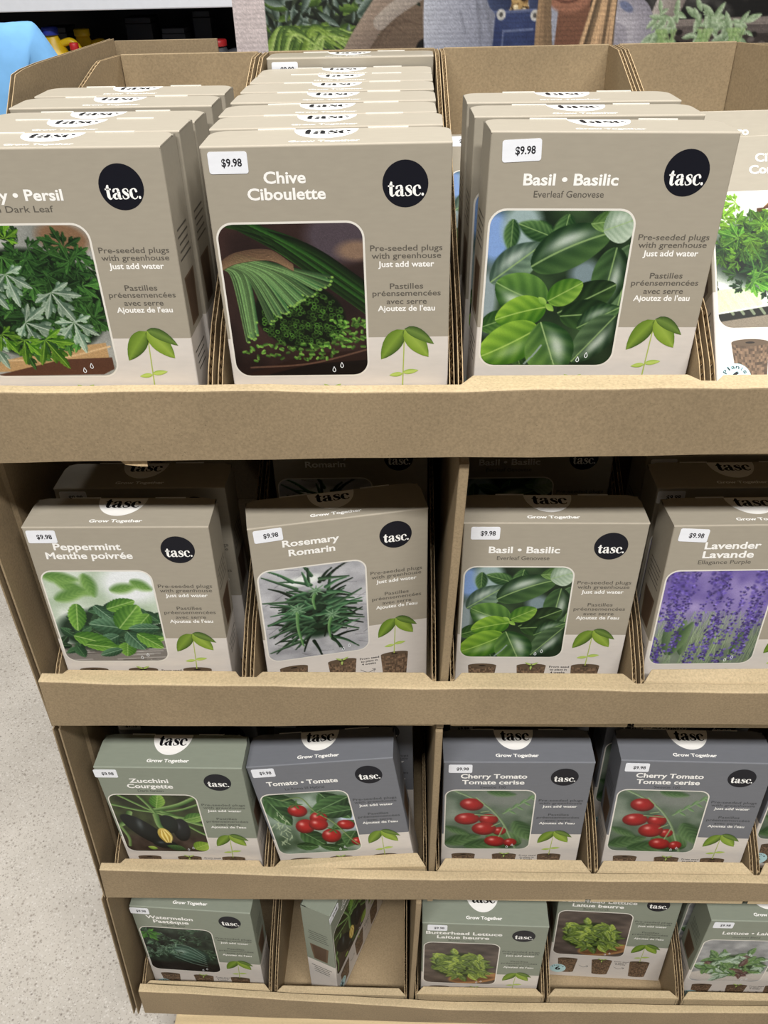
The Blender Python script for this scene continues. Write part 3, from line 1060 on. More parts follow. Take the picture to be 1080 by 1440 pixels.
def design_meshes(key):
    if key in _design_cache:
        return _design_cache[key]
    D = DESIGNS[key]
    col = np.array(D['col'], float)
    cdark = np.clip(col * .58, 0, 255)
    white = (246, 244, 240)
    hw, r = BW / 2, .0014
    mb = MB()
    # front and back with the pale lower band
    for y, s in ((0, 1), (BD, -1)):
        for za, zb, c in ((-r, -BAND, col), (-BAND, -BH, CREAM)):
            q = [(-hw + r, y, za), (-hw + r, y, zb), (hw - r, y, zb), (hw - r, y, za)]
            mb.poly(q if s > 0 else q[::-1], c)
    # sides
    for x, s in ((-hw, 1), (hw, -1)):
        for za, zb, c in ((-r, -BAND, col), (-BAND, -BH, CREAM)):
            q = [(x, BD - r, za), (x, BD - r, zb), (x, r, zb), (x, r, za)]
            mb.poly(q if s > 0 else q[::-1], c)
    # rounded vertical folds
    for cx, cy, a0 in ((-hw + r, r, 180), (hw - r, r, 270), (hw - r, BD - r, 0), (-hw + r, BD - r, 90)):
        for k in range(3):
            a, b = R(a0 + 30 * k), R(a0 + 30 * (k + 1))
            for za, zb, c in ((-r, -BAND, col), (-BAND, -BH, CREAM)):
                pa = (cx + r * math.cos(a), cy + r * math.sin(a))
                pb = (cx + r * math.cos(b), cy + r * math.sin(b))
                mb.poly([(*pa, za), (*pa, zb), (*pb, zb), (*pb, za)], c)
    mb.poly([(-hw, 0, -BH), (-hw, BD, -BH), (hw, BD, -BH), (hw, 0, -BH)], CREAM)
    # dust flaps under the lid
    mb.poly([(-hw + r, r, -r), (hw - r, r, -r), (hw - r, BD - r, -r), (-hw + r, BD - r, -r)], col)
    # print on the front
    F1, F2, F3 = front(.00008), front(.00014), front(.0002)
    T = flip(F1)
    for (s, a, b, base, cap) in D['t']:
        put_text(mb, s, a, b, -base, cap, white, flip(F2), bold=.026)
    if D['s']:
        s, a, b, base = D['s']
        put_text(mb, s, a, b, -base, 5.0, cdark, T, bold=.006)
    for s, a, b, base, c in (('Pre-seeded plugs', 30.7, 88.6, 81.2, cdark), ('with greenhouse', 31.7, 87.7, 87.4, cdark), ('Just add water', 36.7, 82.2, 94.3, white),
                             ('Pastilles', 45.9, 73.3, 112.8, cdark), ('préensemencées', 31.3, 87.8, 118.9, cdark), ('avec serre', 42.9, 76.3, 125.9, cdark), ("Ajoutez de l'eau", 35.4, 83.2, 132, white)):
        put_text(mb, s, a, b, -base, 4.7, c, T, bold=.010 if c is not white else .02)
    # soil plugs, seedling, badge, arrows
    plug(mb, F1, F2, -64, 205, 33, 25, 42, 1)
    plug(mb, F1, F2, -7, 205, 34, 26, 44, 2)
    plug(mb, F1, F2, 55.5, 205, 33, 27, 46, 3)
    sprout(mb, F3, F3)
    leaf_poly(mb, F3, -7, 204, -150, 9, 2.6, (150, 176, 80), (186, 204, 120), (130, 160, 60))
    leaf_poly(mb, F3, -7, 204, -30, 9, 2.6, (150, 176, 80), (186, 204, 120), (130, 160, 60))
    leaf_poly(mb, F3, -7, 204, 95, 8, 2.6, (150, 176, 80), (186, 204, 120), (130, 160, 60))
    mb.poly(disc_poly(F2, -78, 238, 13.5, 13.5), (190, 226, 230))
    ring_text(mb, 'Plants', -78, 238, 8.6, 3.6, INK, F3)
    put_text(mb, '6', -82.5, -73.5, -243.5, 11, INK, flip(F3), bold=.03)
    for x0, x1, y in ((-44, -28, 224), (14, 32, 224)):
        v, f = stroke2d([(x0, y, .5), ((x0 + x1) / 2, y + 6, .7), (x1, y + 2, .7)])
        mb.raw([F2(*q) for q in v], f, INK)
        v, f = stroke2d([(x1 - 4, y + 1, .6), (x1, y + 2, .6), (x1 - 2, y + 6, .6)], 2)
        mb.raw([F2(*q) for q in v], f, INK)
    for k, s in enumerate(('From seed', 'to plant in', '4 weeks')):
        put_text(mb, s, 14 + k, 37 - 2 * k, -(208 + 4.6 * k), 2.9, INK, flip(F2), bold=.015)
    # fine print and a plug on both narrow sides
    for x, s in ((-hw - .0001, -1), (hw + .0001, 1)):
        P = (lambda x, s: (lambda a, v: (x, BD / 2 + s * a * mm, -v * mm)))(x, s)
        rs = np.random.RandomState(3)
        for k in range(9):
            v = 66 + k * 6 if k < 5 else 172 + (k - 5) * 6
            L = rs.uniform(13, 19)
            q = [P(-L, v), P(L, v), P(L, v + 1.6), P(-L, v + 1.6)]
            mb.poly(q[::-1], cdark)
        q = [P(-17, 106), P(17, 106), P(12, 150), P(-12, 150)]
        mb.poly(q[::-1], (104, 84, 66))
        q = [P(-13, 108), P(13, 108), P(9.5, 148), P(-9.5, 148)]
        mb.poly([(c[0] + s * .00005, c[1], c[2]) for c in q[::-1]], (84, 66, 52))
    carton = mb.mesh('carton_' + key, [M_PRINT])
    # lid: rolled front fold, panel with rounded back corners, two pale slits at its back edge
    ml = MB()
    n = 5
    for k in range(n):
        a, b = R(180 - 90 * k / n), R(180 - 90 * (k + 1) / n)
        pa, pb = (r + r * math.cos(a), -r + r * math.sin(a)), (r + r * math.cos(b), -r + r * math.sin(b))
        ml.poly([(-hw, pa[0], pa[1]), (hw, pa[0], pa[1]), (hw, pb[0], pb[1]), (-hw, pb[0], pb[1])], np.minimum(col * 1.06, 255))
    rc = .014
    top = [(-hw, r), (hw, r)] + [(hw - rc + rc * math.cos(a), BD - rc + rc * math.sin(a)) for a in np.linspace(0, math.pi / 2, 7)] + [(-hw + rc + rc * math.cos(a), BD - rc + rc * math.sin(a)) for a in np.linspace(math.pi / 2, math.pi, 7)]
    ml.poly([(x, y, 0) for x, y in top], col)
    for i in range(len(top)):
        a, b = top[i], top[(i + 1) % len(top)]
        if i:
            ml.poly([(*a, 0), (*a, -.0012), (*b, -.0012), (*b, 0)], np.clip(col * 1.1, 0, 255))
    for x0, x1 in ((-58, -28), (30, 62)):
        ml.box((x0 * mm, BD - .0008, -.001), (x1 * mm, BD + .0002, .0009), (236, 232, 224))
    TP = lambda x, y: (x * mm, y * mm, .00008)
    put_text(ml, 'Grow Together', -29, 25.5, 8.3, 4.8, white, TP, bold=.03)
    lid = ml.mesh('lid_' + key, [M_PRINT])
    # half-round seal on the lid
    ms = MB()
    TS = lambda x, y: (x * mm, y * mm, .00010)
    TS2 = lambda x, y: (x * mm, y * mm, .00016)
    pts = [TS(-3 + 25.5 * math.cos(R(a)), 50.8 + 31.5 * math.sin(R(a))) for a in np.linspace(180, 360, 33)]
    ms.poly(pts, (240, 238, 234))
    put_logo(ms, 'tasc', -20.5, 34.0, 11.2, (18, 18, 22), TS2, 1.06, fat=1.12)
    seal = ms.mesh('lid_seal', [M_PRINT])
    # round badge
    mr = MB()
    B1, B2 = front(.00012), flip(front(.00018))
    mr.poly(disc_poly(B1, 59.5, 29.6, 17.6, 17.6), INK)
    put_logo(mr, 'tasc.', 46.0, -38.6, 8.0, (248, 247, 244), B2, 1.02)
    badge = mr.mesh('brand_roundel', [M_PRINT])
    # picture with its pale frame
    mf = MB()
    mf.poly(rrect(front(.00006), PW[0] / mm - 1.7, PW[1] / mm + 1.7, PT / mm - 1.7, PB / mm + 1.7, PR / mm + 1.7, 9), (226, 221, 212))
    frame = mf.mesh('picture_frame', [M_PRINT])
    im = D['pic'](D['n']).im
    gr = dict(basil=1.06, rosemary=1.1, peppermint=1.15, cilantro=1.6, lavender=1.0, tomato=1.15, cherry=1.15, butterhead=1.1, lettuce=1.0, zucchini=1.1).get(key, 1.28)
    photo = grid_mesh('plant_picture_' + key, im, PW[0], PW[1], PT, PB, PR,
                      lambda U, V: np.stack([U, np.full_like(U, -.00022), -V], 1), M_PRINT, gr)
    if key != 'none':
        md = MB()       # two printed water drops over the picture's lower edge
        for dx, dy in ((-4.5, 186), (2.5, 182)):
            v, f = stroke2d([(dx, dy - 3.4, .5), (dx + 1.3, dy, .6), (dx, dy + 1.6, .6), (dx - 1.3, dy, .6), (dx, dy - 3.4, .5)], 4)
            md.raw([front(.00030)(*q) for q in v], f, (236, 240, 244))
        drops = md.mesh('water_drops', [M_PRINT])
    else:
        drops = None
    _design_cache[key] = (carton, lid, seal, badge, frame, photo, drops)
    return _design_cache[key]


ms_ = MB()
SF = lambda x, y: (x * mm, -.0004, y * mm)
SF2 = lambda x, y: (x * mm, -.00052, y * mm)
pts_ = rrect(SF, -15, 15, -8, 8, 2.0)[::-1]
ms_.poly(pts_, (236, 238, 244))
bk_ = [(p[0], 0.0, p[2]) for p in pts_]
for i_ in range(len(pts_)):
    j_ = (i_ + 1) % len(pts_)
    ms_.poly([pts_[i_], bk_[i_], bk_[j_], pts_[j_]], (222, 224, 230))
STICKER = ms_.mesh('price_sticker', [M_STICK])
mp_ = MB()
put_text(mp_, '$9.98', -5, 10.5, -2.6, 5.6, (26, 26, 32), SF2, bold=.02)
PRICE = mp_.mesh('price_lettering', [M_STICK])

NAMES = dict(cherry='cherry tomato', butterhead='butterhead lettuce', lettuce='mixed lettuce')


def kit(key, x, y, z, yaw=0, lean=0, roll=0, label='', group=None, st=(-74, 12, 0)):
    """one boxed seed kit; origin at the middle of its front top edge"""
    carton, lid, seal, badge, frame, photo, drops = design_meshes(key)
    o = thing('seed_kit_box', (x, y, z + Z0), label, 'box', group)
    o.rotation_mode = 'XYZ'
    Mx = Matrix.Rotation(R(yaw), 4, 'Z') @ Matrix.Rotation(R(lean), 4, 'X') @ Matrix.Rotation(R(roll), 4, 'Y')
    o.rotation_euler = Mx.to_euler('XYZ')
    c = link('carton', carton, o)
    l = link('lid', lid, o)
    link('lid_seal', seal, l)['label'] = 'pale half-round seal with black lettering'
    link('brand_roundel', badge, o)['label'] = 'black round badge with white lettering'
    f = link('picture_frame', frame, o)
    link('plant_picture', photo, f)['label'] = 'printed colour picture of ' + NAMES.get(key, key)
    link('water_drops', drops, f)
    if st:
        s = link('price_sticker', STICKER, o)
        s.location = (st[0] * mm, 0, -st[1] * mm)
        s.rotation_euler = (0, R(st[2]), 0)
        s['label'] = 'small white price sticker'
        link('price_lettering', PRICE, s)
    return o


# ------------------------------------------------------------------ setting: floor
mf_ = MB()
mf_.box((-5, -3, -.06), (5, 5.2, 0))
fl = link('floor', mf_.mesh('floor', [floor_mat()]))
fl['kind'] = 'structure'

# ------------------------------------------------------------------ pallet
PAL_TOP = Z0 - 1.512
pal = thing('pallet', (0.12, .9, 0), 'pale wooden pallet under the whole cardboard display', 'pallet')


def part(name, parent, a, b, mat, bev=.002):
    """axis-aligned block in world coordinates as a part"""
    m = MB()
    p = parent.location
    m.box([a[i] - p[i] for i in range(3)], [b[i] - p[i] for i in range(3)])
    o = link(name, m.mesh(name, [mat], weld=True), parent)
    if bev:
        bevel(o, bev)
    return o


for k in range(5):
    y0 = .632 + k * .135
    part('deck_board', pal, (-.405, y0, PAL_TOP - .018), (.70, y0 + .10, PAL_TOP), M_PALLET)
for x0 in (-.395, .10, .60):
    part('stringer', pal, (x0, .64, .016), (x0 + .08, 1.25, PAL_TOP - .018), M_PALLET)
for k in range(3):
    y0 = .635 + k * .26
    part('bottom_board', pal, (-.40, y0, 0), (.695, y0 + .09, .016), M_PALLET)

# ------------------------------------------------------------------ outer display trays
BASE = {1: -.395, 2: -.765, 3: -1.127, 4: -1.497}
DROP = {1: .0035, 2: .003, 3: .012, 4: .002}     # how far the tray bottoms lie under the nominal shelf level
XR = .70
BACK = 1.135
# front lip, measured along its length: (x, z) of the top edge and of the lower edge
LIP = {
    1: ([(-.42, -.3225), (-.02, -.3249), (.30, -.3225), (XR, -.320)], [(-.42, -.396), (-.02, -.3915), (.31, -.3886), (XR, -.386)]),
    2: ([(-.4175, -.681), (.03, -.690), (.387, -.693), (XR, -.695)], [(-.420, -.754), (.03, -.7495), (.40, -.7436), (XR, -.742)]),
    3: ([(-.4315, -1.052), (.037, -1.0633), (.476, -1.0634), (XR, -1.064)], [(-.4365, -1.122), (.037, -1.111), (.4865, -1.107), (XR, -1.106)]),
    4: ([(-.443, -1.394), (-.2, -1.417), (.044, -1.436), (.565, -1.433), (XR, -1.433)], [(-.446, -1.468), (-.215, -1.481), (.044, -1.482), (.55, -1.480), (XR, -1.480)]),
}
LY0, LY1 = .638, .650


def interp(P, x):
    return float(np.interp(x, [p[0] for p in P], [p[1] for p in P]))


def lip_mesh(top, bot, y0, y1, seed):
    rs = np.random.RandomState(seed)
    m = MB()
    n = 34
    xs0, xs1 = (top[0][0], top[-1][0]), (bot[0][0], bot[-1][0])
    ring = []
    ph = rs.rand(4) * 6.28
    for i in range(n + 1):
        t = i / n
        xt, xb = xs0[0] + t * (xs0[1] - xs0[0]), xs1[0] + t * (xs1[1] - xs1[0])
        wob = .0007 * math.sin(t * 23 + ph[0]) + .0005 * math.sin(t * 61 + ph[1])
        zt, zb = interp(top, xt) + wob + Z0, interp(bot, xb) - wob * .6 + Z0
        bow = .0012 * math.sin(t * 9 + ph[2])
        rr = .0022
        prof = [(xb, y0 + bow, zb)]
        prof += [(xb + (xt - xb) * k, y0 + bow + rr * (1 - math.sin(a)), zt - rr + rr * math.cos(a)) for k, a in ((1, R(90)), (1, R(60)), (1, R(30)), (1, 0))]
        prof += [(xt, y1, zt), (xt, y1, zb), ]
        prof[-1] = (xb, y1, zb)
        ring.append(prof)
    k = len(ring[0])
    for i in range(n):
        a, b = ring[i], ring[i + 1]
        for j in range(k):
            jj = (j + 1) % k
            m.poly([a[j], b[j], b[jj], a[jj]], mi=1 if 2 <= j <= 4 else 0)  # upward faces get the paler slot, painted as if lit from above
    m.poly(ring[0][::-1])
    m.poly(ring[-1])
    return m


def wall(m, P0, P1, prof, zb, th, mi_l=0, mi_e=1, flute=True):
    """corrugated board wall: two liners and a zigzag medium showing along the cut top edge.
    P0, P1: plan ends of its centre line; prof: (t, z) of the top edge from P0 to P1"""
    P0, P1 = np.array(P0, float), np.array(P1, float)
    L = np.linalg.norm(P1 - P0)
    d = (P1 - P0) / L
    nrm = np.array((-d[1], d[0]))
    lt = .0007
    for s in (-1, 1):
        o0 = nrm * s * (th / 2)
        o1 = nrm * s * (th / 2 - lt)
        fr = []
        for o in (o0, o1):
            pts = []
            for t, z in prof:
                q = P0 + d * L * t + o
                pts.append((q[0], q[1], z))
            lo = [(P0 + d * L * t + o) for t, _ in prof]
            fr.append((pts, [(q[0], q[1], zb) for q in lo]))
        (ta, ba), (tb, bb) = fr
        for i in range(len(prof) - 1):
            m.poly([ba[i], ba[i + 1], ta[i + 1], ta[i]], mi=mi_l)
            m.poly([bb[i + 1], bb[i], tb[i], tb[i + 1]], mi=mi_l)
            m.poly([ta[i], ta[i + 1], tb[i + 1], tb[i]], mi=mi_e)
        for i in (0, -1):
            m.poly([ba[i], ta[i], tb[i], bb[i]], mi=mi_e)
    if flute:
        # zigzag ribbon under the edge, also down the front end
        path = [(0.0, zb)] if prof[0][1] > zb + .004 else []
        path += list(prof)
        seg = [np.array((t * L, z)) for t, z in path]
        cum = [0]
        for a, b in zip(seg[:-1], seg[1:]):
            cum.append(cum[-1] + np.linalg.norm(b - a))
        tot = cum[-1]
        nz = int(tot / .0040)
        hw = th / 2 - lt
        prev = None
        for k in range(nz + 1):
            s = tot * k / max(nz, 1)
            t_ = np.interp(s, cum, [q[0] for q in seg])
            z_ = np.interp(s, cum, [q[1] for q in seg])
            s2 = min(max(s, 1e-4), tot - 1e-4)
            i = int(np.searchsorted(cum, s2)) - 1
            tg = (seg[i + 1] - seg[i]) / max(np.linalg.norm(seg[i + 1] - seg[i]), 1e-9)
            inn = np.array((tg[1], -tg[0]))      # into the sheet
            off = nrm * hw * (1 if k % 2 else -1)
            a = P0 + d * (t_ + inn[0] * .0002) + off
            b = P0 + d * (t_ + inn[0] * .016) + off
            cur = ((a[0], a[1], z_ + inn[1] * .0002), (b[0], b[1], z_ + inn[1] * .016))
            if prev:
                m.poly([prev[0], cur[0], cur[1], prev[1]], mi=mi_e)
            prev = cur


def slab(m, o0, o1, i0, i1, z_lo, z_hi, mi=0):
    """upright slab: outer plan points at its foot / head and thickness points"""
    m.hexa([(o0[0], o0[1], z_lo), (i0[0], i0[1], z_lo), (i0[2], i0[3], z_lo), (o0[2], o0[3], z_lo),
            (o1[0], o1[1], z_hi), (i1[0], i1[1], z_hi), (i1[2], i1[3], z_hi), (o1[2], o1[3], z_hi)], mi=mi)


ROWS = {1: 'top', 2: 'second', 3: 'third', 4: 'bottom'}
# outer face of the left wall (x) at its foot and head, per row
LEFTX = {2: (-.430, -.427), 3: (-.4480, -.4310), 4: (-.4760, -.4535)}
DIV = {2: (.0265, .0355, .043, .0525), 3: (.0190, .0275, .0262, .0350), 4: (-.0105, -.003, .0035, .0115)}   # x0, x1 at foot, at head
TLABEL = {
    1: 'brown cardboard display tray with sloping sides on top of the stack',
    2: 'brown cardboard display tray holding peppermint, rosemary, basil and lavender boxes',
    3: 'brown cardboard display tray holding zucchini and tomato boxes',
    4: 'lowest brown cardboard display tray, standing on the pallet',
}
for row in (1, 2, 3, 4):
    zb = BASE[row] + Z0
    o = thing('display_tray', (0.1, .88, zb - .012), TLABEL[row], 'display tray', 'stacked cardboard display trays')
    off = Vector(o.location)

    def emit(name, m, mats, bev=0, smooth=False, label=None):
        m.v = [(a - off.x, b - off.y, c - off.z) for a, b, c in m.v]
        q = link(name, m.mesh(name, mats, smooth=smooth, weld=True), o)
        if bev:
            bevel(q, bev)
        if label:
            q['label'] = label
        return q

    top, bot = LIP[row]
    emit('front_lip', lip_mesh(top, bot, LY0, LY1, row), [M_KRAFT, M_LIP_LIT], label='horizontal cardboard lip across the tray front')
    # base sheet
    m = MB()
    xl = -.405 if row == 1 else LEFTX[row][0] + .012
    m.box((xl, LY1 + .018, zb - DROP[row] - .0085), (XR - .004, BACK, zb - DROP[row] - .0042))
    emit('base_sheet', m, [M_KRAFT])
    # left wall
    m = MB()
    if row == 1:
        P0, PM, P1 = (-.4185, .655), (-.3890, .965), (-.3610, BACK + .004)
        yy = lambda y: (y - .655) / (.965 - .655)
        zlo = zb - .0041 - DROP[row]
        wall(m, P0, PM, [(0, -.330 + Z0), (yy(.80), -.22 + Z0), (yy(.884), -.146 + Z0), (yy(.912), -.114 + Z0), (yy(.93), -.1115 + Z0), (1, -.110 + Z0)], zlo, .005, flute=False)
        wall(m, PM, P1, [(0, -.110 + Z0), (1, -.106 + Z0)], zlo, .005, flute=False)
        # solid pale fold closing the sloping edge
        emit('side_wall', m, [M_KRAFT, M_EDGE])
    else:
        zh = BASE[row - 1] + Z0 - .009 - DROP[row - 1]
        xf, xh = LEFTX[row]
        th = .0095
        for i0, i1, yf in ((0, .0016, .6515), (.0016, th - .002, .668), (th - .002, th, .6515)):   # two liners with the open core set back between them
            slab(m, (xf + i0, yf, xf + i0 + .004, BACK), (xh + i0, yf, xh + i0 + .004, BACK), (xf + i1, yf, xf + i1 + .004, BACK), (xh + i1, yf, xh + i1 + .004, BACK), zb - DROP[row] - .004, zh)
        emit('side_wall', m, [M_KRAFT])
        m = MB()
        lt = .003 if row < 4 else .0005
        slab(m, (xf + th, .70, xf + th + .004, BACK), (xh + th, .70, xh + th + .004, BACK), (xf + th + lt, .706, xf + th + .004 + lt, BACK), (xh + th + lt, .706, xh + th + .004 + lt, BACK), zb - DROP[row] - .004, zh)
        emit('side_liner', m, [M_KRAFT])
    m = MB()
    if row == 1:
        wall(m, (XR - .004, .655), (XR - .004, BACK + .004), [(0, -.330 + Z0), (.55, -.125 + Z0), (1, -.106 + Z0)], zb - .0041 - DROP[row], .006, flute=False)
    else:
        m.box((XR - .0035, LY1 + .0015, zb - .004), (XR + .004, BACK, BASE[row - 1] + Z0 - .009 - DROP[row - 1]))
    emit('side_wall', m, [M_KRAFT, M_EDGE])
    m = MB()
    if row == 1:
        m.box((-.360, BACK + .008, zb - .004), (-.235, BACK + .013, -.109 + Z0))
        m.box((-.235, BACK + .008, zb - .004), (XR - .010, BACK + .013, -.126 + Z0))
    else:
        m.box((LEFTX[row][0] + .002, BACK + .001, zb - .012), (XR - .004, BACK + .006, BASE[row - 1] + Z0 - .009 - DROP[row - 1]))
    emit('back_wall', m, [M_KRAFT])
    if row > 1:
        a0, a1, b0, b1 = DIV[row]
        zh = BASE[row - 1] + Z0 - .009 - DROP[row - 1]
        m = MB()
        zd = zb - DROP[row] - .004
        m.hexa([(a0, .652, zd), (a1, .652, zd), (a1, BACK, zd), (a0, BACK, zd),
                (b0, .652, zh), (b1, .652, zh), (b1, BACK, zh), (b0, BACK, zh)])
        emit('divider', m, [M_KRAFT], bev=.0015, label='upright cardboard divider')
    if row == 1:
        # torn flap hanging under the lip
        m = MB()
        zz = -.394 + Z0
        m.poly([(-.274, .6445, zz + .004), (-.243, .6445, zz + .004), (-.2435, .6435, zz - .009), (-.250, .643, zz - .0085), (-.264, .6435, zz - .007)])
        m.poly([(-.274, .6452, zz + .004), (-.264, .6442, zz - .007), (-.250, .6437, zz - .0085), (-.2435, .6442, zz - .009), (-.243, .6452, zz + .004)])
        emit('torn_flap', m, [M_EDGE])

# ------------------------------------------------------------------ inner trays, one per column
COLS = {
    1: [((-.4085, -.1768), (-.3550, -.1800)), ((-.1725, .0370), (-.1756, .0308)), ((.0398, .2525), (.0330, .2365)), ((.2570, .486), (.2395, .385))],
    2: [(-.410, -.1896), (-.1852, .0258), (.0420, .2496), (.2540, .466)],
    3: [(-.4200, -.2036), (-.1993, .0183), (.0310, .2442), (.2488, .4636), (.4680, .680)],
    4: [(-.4487, -.2337), (-.2292, -.0115), (.0025, .2121), (.2167, .4281), (.4327, .645)],
}
MID = {(1, 0, 1): -.3825, (1, 3, -1): .4780}        # bowed outer walls of the top trays: x at y = 0.965
LOW = {(2, 0, 1), (2, 2, 1), (3, 0, 1), (3, 2, 1), (3, 0, -1), (3, 1, 1), (3, 1, -1), (4, 0, 1), (4, 2, 1)}
# height of the inner lips' inner edge at the tray's left and right end
LIPZ = {(1, 0): (-.3318, -.3325), (1, 1): (-.3336, -.3336), (1, 2): (-.3250, -.3256), (1, 3): (-.3262, -.3262),
        (2, 0): (-.6925, -.6940), (2, 1): (-.6945, -.6945), (2, 2): (-.6945, -.6950), (2, 3): (-.6880, -.6850),
        (3, 0): (-1.0695, -1.0700), (3, 1): (-1.0690, -1.0470), (3, 2): (-1.0589, -1.0600), (3, 3): (-1.0605, -1.0610), (3, 4): (-1.061, -1.061),
        (4, 0): (-1.4190, -1.4240), (4, 1): (-1.4290, -1.4320), (4, 2): (-1.4245, -1.4250), (4, 3): (-1.4240, -1.4245), (4, 4): (-1.4265, -1.4275)}
HOLD = {1: ['parsley', 'chive', 'front basil', 'cilantro'], 2: ['peppermint', 'rosemary', 'second-row basil', 'lavender'],
        3: ['zucchini', 'large-tomato', 'left cherry tomato', 'right cherry tomato', 'far-right cut-off slate'],
        4: ['watermelon', 'sideways sage', 'front butterhead lettuce', 'fallen-back butterhead lettuce', 'mixed lettuce']}
for row, cols in COLS.items():
    zb = BASE[row] + Z0
    for ci, cc in enumerate(cols):
        (f0, f1), (g0, g1) = cc if isinstance(cc[0], tuple) else (cc, cc)
        ya, yb = .6525, BACK - .006
        o = thing('carton_tray', ((f0 + f1) / 2, .88, zb - .0035), 'inner brown cardboard tray under the %s boxes, %s shelf' % (HOLD[row][ci], ROWS[row]), 'cardboard tray', 'inner cardboard trays of the display')
        off = Vector(o.location)

        def emit(name, m, mats, bev=0):
            m.v = [(a - off.x, b - off.y, c - off.z) for a, b, c in m.v]
            q = link(name, m.mesh(name, mats, weld=True), o)
            if bev:
                bevel(q, bev)
            return q

        m = MB()
        zq = zb - DROP[row]
        m.hexa([(f0, ya + .017, zq - .0035), (f1, ya + .017, zq - .0035), (g1, yb, zq - .0035), (g0, yb, zq - .0035),
                (f0, ya + .017, zq - .0005), (f1, ya + .017, zq - .0005), (g1, yb, zq - .0005), (g0, yb, zq - .0005)])
        emit('base', m, [M_KRAFT_IN])
        # rolled front lip with mitred ends, following the outer lip
        m = MB()
        zk_ = [q + Z0 for q in LIPZ[row, ci]]
        zl = [min(interp(LIP[row][0], x) + Z0 - .0015, q) for x, q in zip((f0, f1), zk_)]
        if row == 4:
            zl = [q - .001 for q in zk_]
        if (row, ci) == (3, 1):
            zl[1] += .010
        gp = .004 if row == 4 else .0
        dp, mt = .0155, .012
        x0, x1 = f0 + .001, f1 - .001
        zc = zb - .0005 - DROP[row]
        zk = min(zl) - .045
        m.hexa([(x0, ya + gp, zc), (x1, ya + gp, zc), (x1 - mt * .3, ya + gp + .004, zc), (x0 + mt * .3, ya + gp + .004, zc),
                (x0, ya + gp, zl[0]), (x1, ya + gp, zl[1]), (x1 - mt * .3, ya + gp + .004, zl[1] - .0005), (x0 + mt * .3, ya + gp + .004, zl[0] - .0005)])
        m.hexa([(x0 + .003, ya + gp + .002, zk), (x1 - .003, ya + gp + .002, zk), (x1 - mt, ya + dp, zk), (x0 + mt, ya + dp, zk),
                (x0 + .0015, ya + gp + .0015, zl[0] - .0002), (x1 - .0015, ya + gp + .0015, zl[1] - .0002), (x1 - mt, ya + dp, zk_[1]), (x0 + mt, ya + dp, zk_[0])])
        emit('front_lip', m, [M_LIP_LIT], bev=.0014)
        # side walls cut on a slope, open flutes along the cut
        th = .0045
        zl0 = min(min(zl), min(zk_)) - .005
        zt = -.1225 + Z0 if row == 1 else zb + .285
        for s, (xa, xb) in ((1, (f0, g0)), (-1, (f1, g1))):
            m = MB()
            P0, P1 = (xa + s * th / 2, ya + .004), (xb + s * th / 2, yb)
            dzz = zt - zl0
            zlo = zb - .0005 - DROP[row]
            if (row, ci, s) in MID:
                PM = (MID[row, ci, s] + s * th / 2, .965)
                wall(m, P0, PM, [(0, zl0), (.05, zl0 + .04 * dzz / .2), (.18, zl0 + .055), (.92, zl0 + .76 * dzz), (1, zl0 + .80 * dzz)], zlo, th)
                wall(m, PM, P1, [(0, zl0 + .80 * dzz), (.60, zt - .004), (.68, zt), (1, zt)], zlo, th)
            elif (row, ci, s) in LOW:
                wall(m, P0, P1, [(0, zl0), (.03, zl0 + .012), (.08, zl0 + .024), (1, zl0 + .026)], zlo, th)
            else:
              wall(m, P0, P1, [(0, zl0), (.03, zl0 + .016), (.11, zl0 + .046), (.60, zl0 + .76 * dzz), (.86, zt - .006), (.90, zt), (1, zt)], zlo, th)
            emit('side_wall', m, [M_KRAFT_IN, M_EDGE])
        m = MB()
        bi = .005 if row == 1 else .022
        m.hexa([(g0 + bi, yb - .0045, zq), (g1 - .005, yb - .0045, zq), (g1 - .005, yb - .0005, zq), (g0 + bi, yb - .0005, zq),
                (g0 + bi, yb - .0045, zt + .001), (g1 - .004, yb - .0045, zt + .001), (g1 - .004, yb - .0005, zt + .001), (g0 + bi, yb - .0005, zt + .001)])
        emit('back_wall', m, [M_KRAFT_IN], bev=.0008)

# ------------------------------------------------------------------ the boxes
ORD = ['front', 'second', 'third', 'fourth', 'fifth', 'sixth', 'seventh', 'rearmost']
# top shelf: parsley, chive and basil stacks
for i, (bx, by, bz, yw) in enumerate(((-.2854, .6647, -.133, .3), (-.283, .722, -.1325, .5), (-.284, .782, -.1365, .2), (-.2805, .842, -.1335, .6), (-.2800, .905, -.1335, .6))):
    kit('parsley', bx, by + (.004 if i == 0 else 0), bz, yw, .4, .3, '%s parsley seed box in the top shelf stack at the left' % ORD[i] if i < 4 else 'rearmost parsley seed box in the top shelf stack at the left', 'parsley boxes on the top shelf', (-74, 12, 0))
for i, (bx, by, bz, yw, rl) in enumerate(((-.0647, .6646, -.1334, 0, -.2), (-.070, .728, -.133, -.6, -.3), (-.0735, .789, -.1340, .8, -.1), (-.0730, .845, -.133, .2, .2), (-.0735, .902, -.1325, .1, 0), (-.0735, .960, -.1325, -.2, 0), (-.0735, 1.014, -.133, .1, 0), (-.0705, 1.0695, -.1228, 0, .1))):
    kit('chive', bx, by, bz, yw, 1.2 if i == 0 else -.6 if i == 7 else 0, rl, '%s chive seed box in the long top shelf row' % ORD[i], 'chive boxes on the top shelf', (-74.7, 11.8, 0))
for i, (bx, by, bz, yw, ln, rl) in enumerate(((.1547, .6842, -.132, 2.4, -.8, 1.6), (.1465, .752, -.1325, 1.5, -.3, .8), (.1440, .818, -.1325, 1.2, -.2, .6))):
    kit('basil', bx, by, bz, yw, ln, rl, '%s upright basil seed box on the top shelf' % ORD[i], 'basil boxes on the top shelf', (-70.5, 13.6, -3))
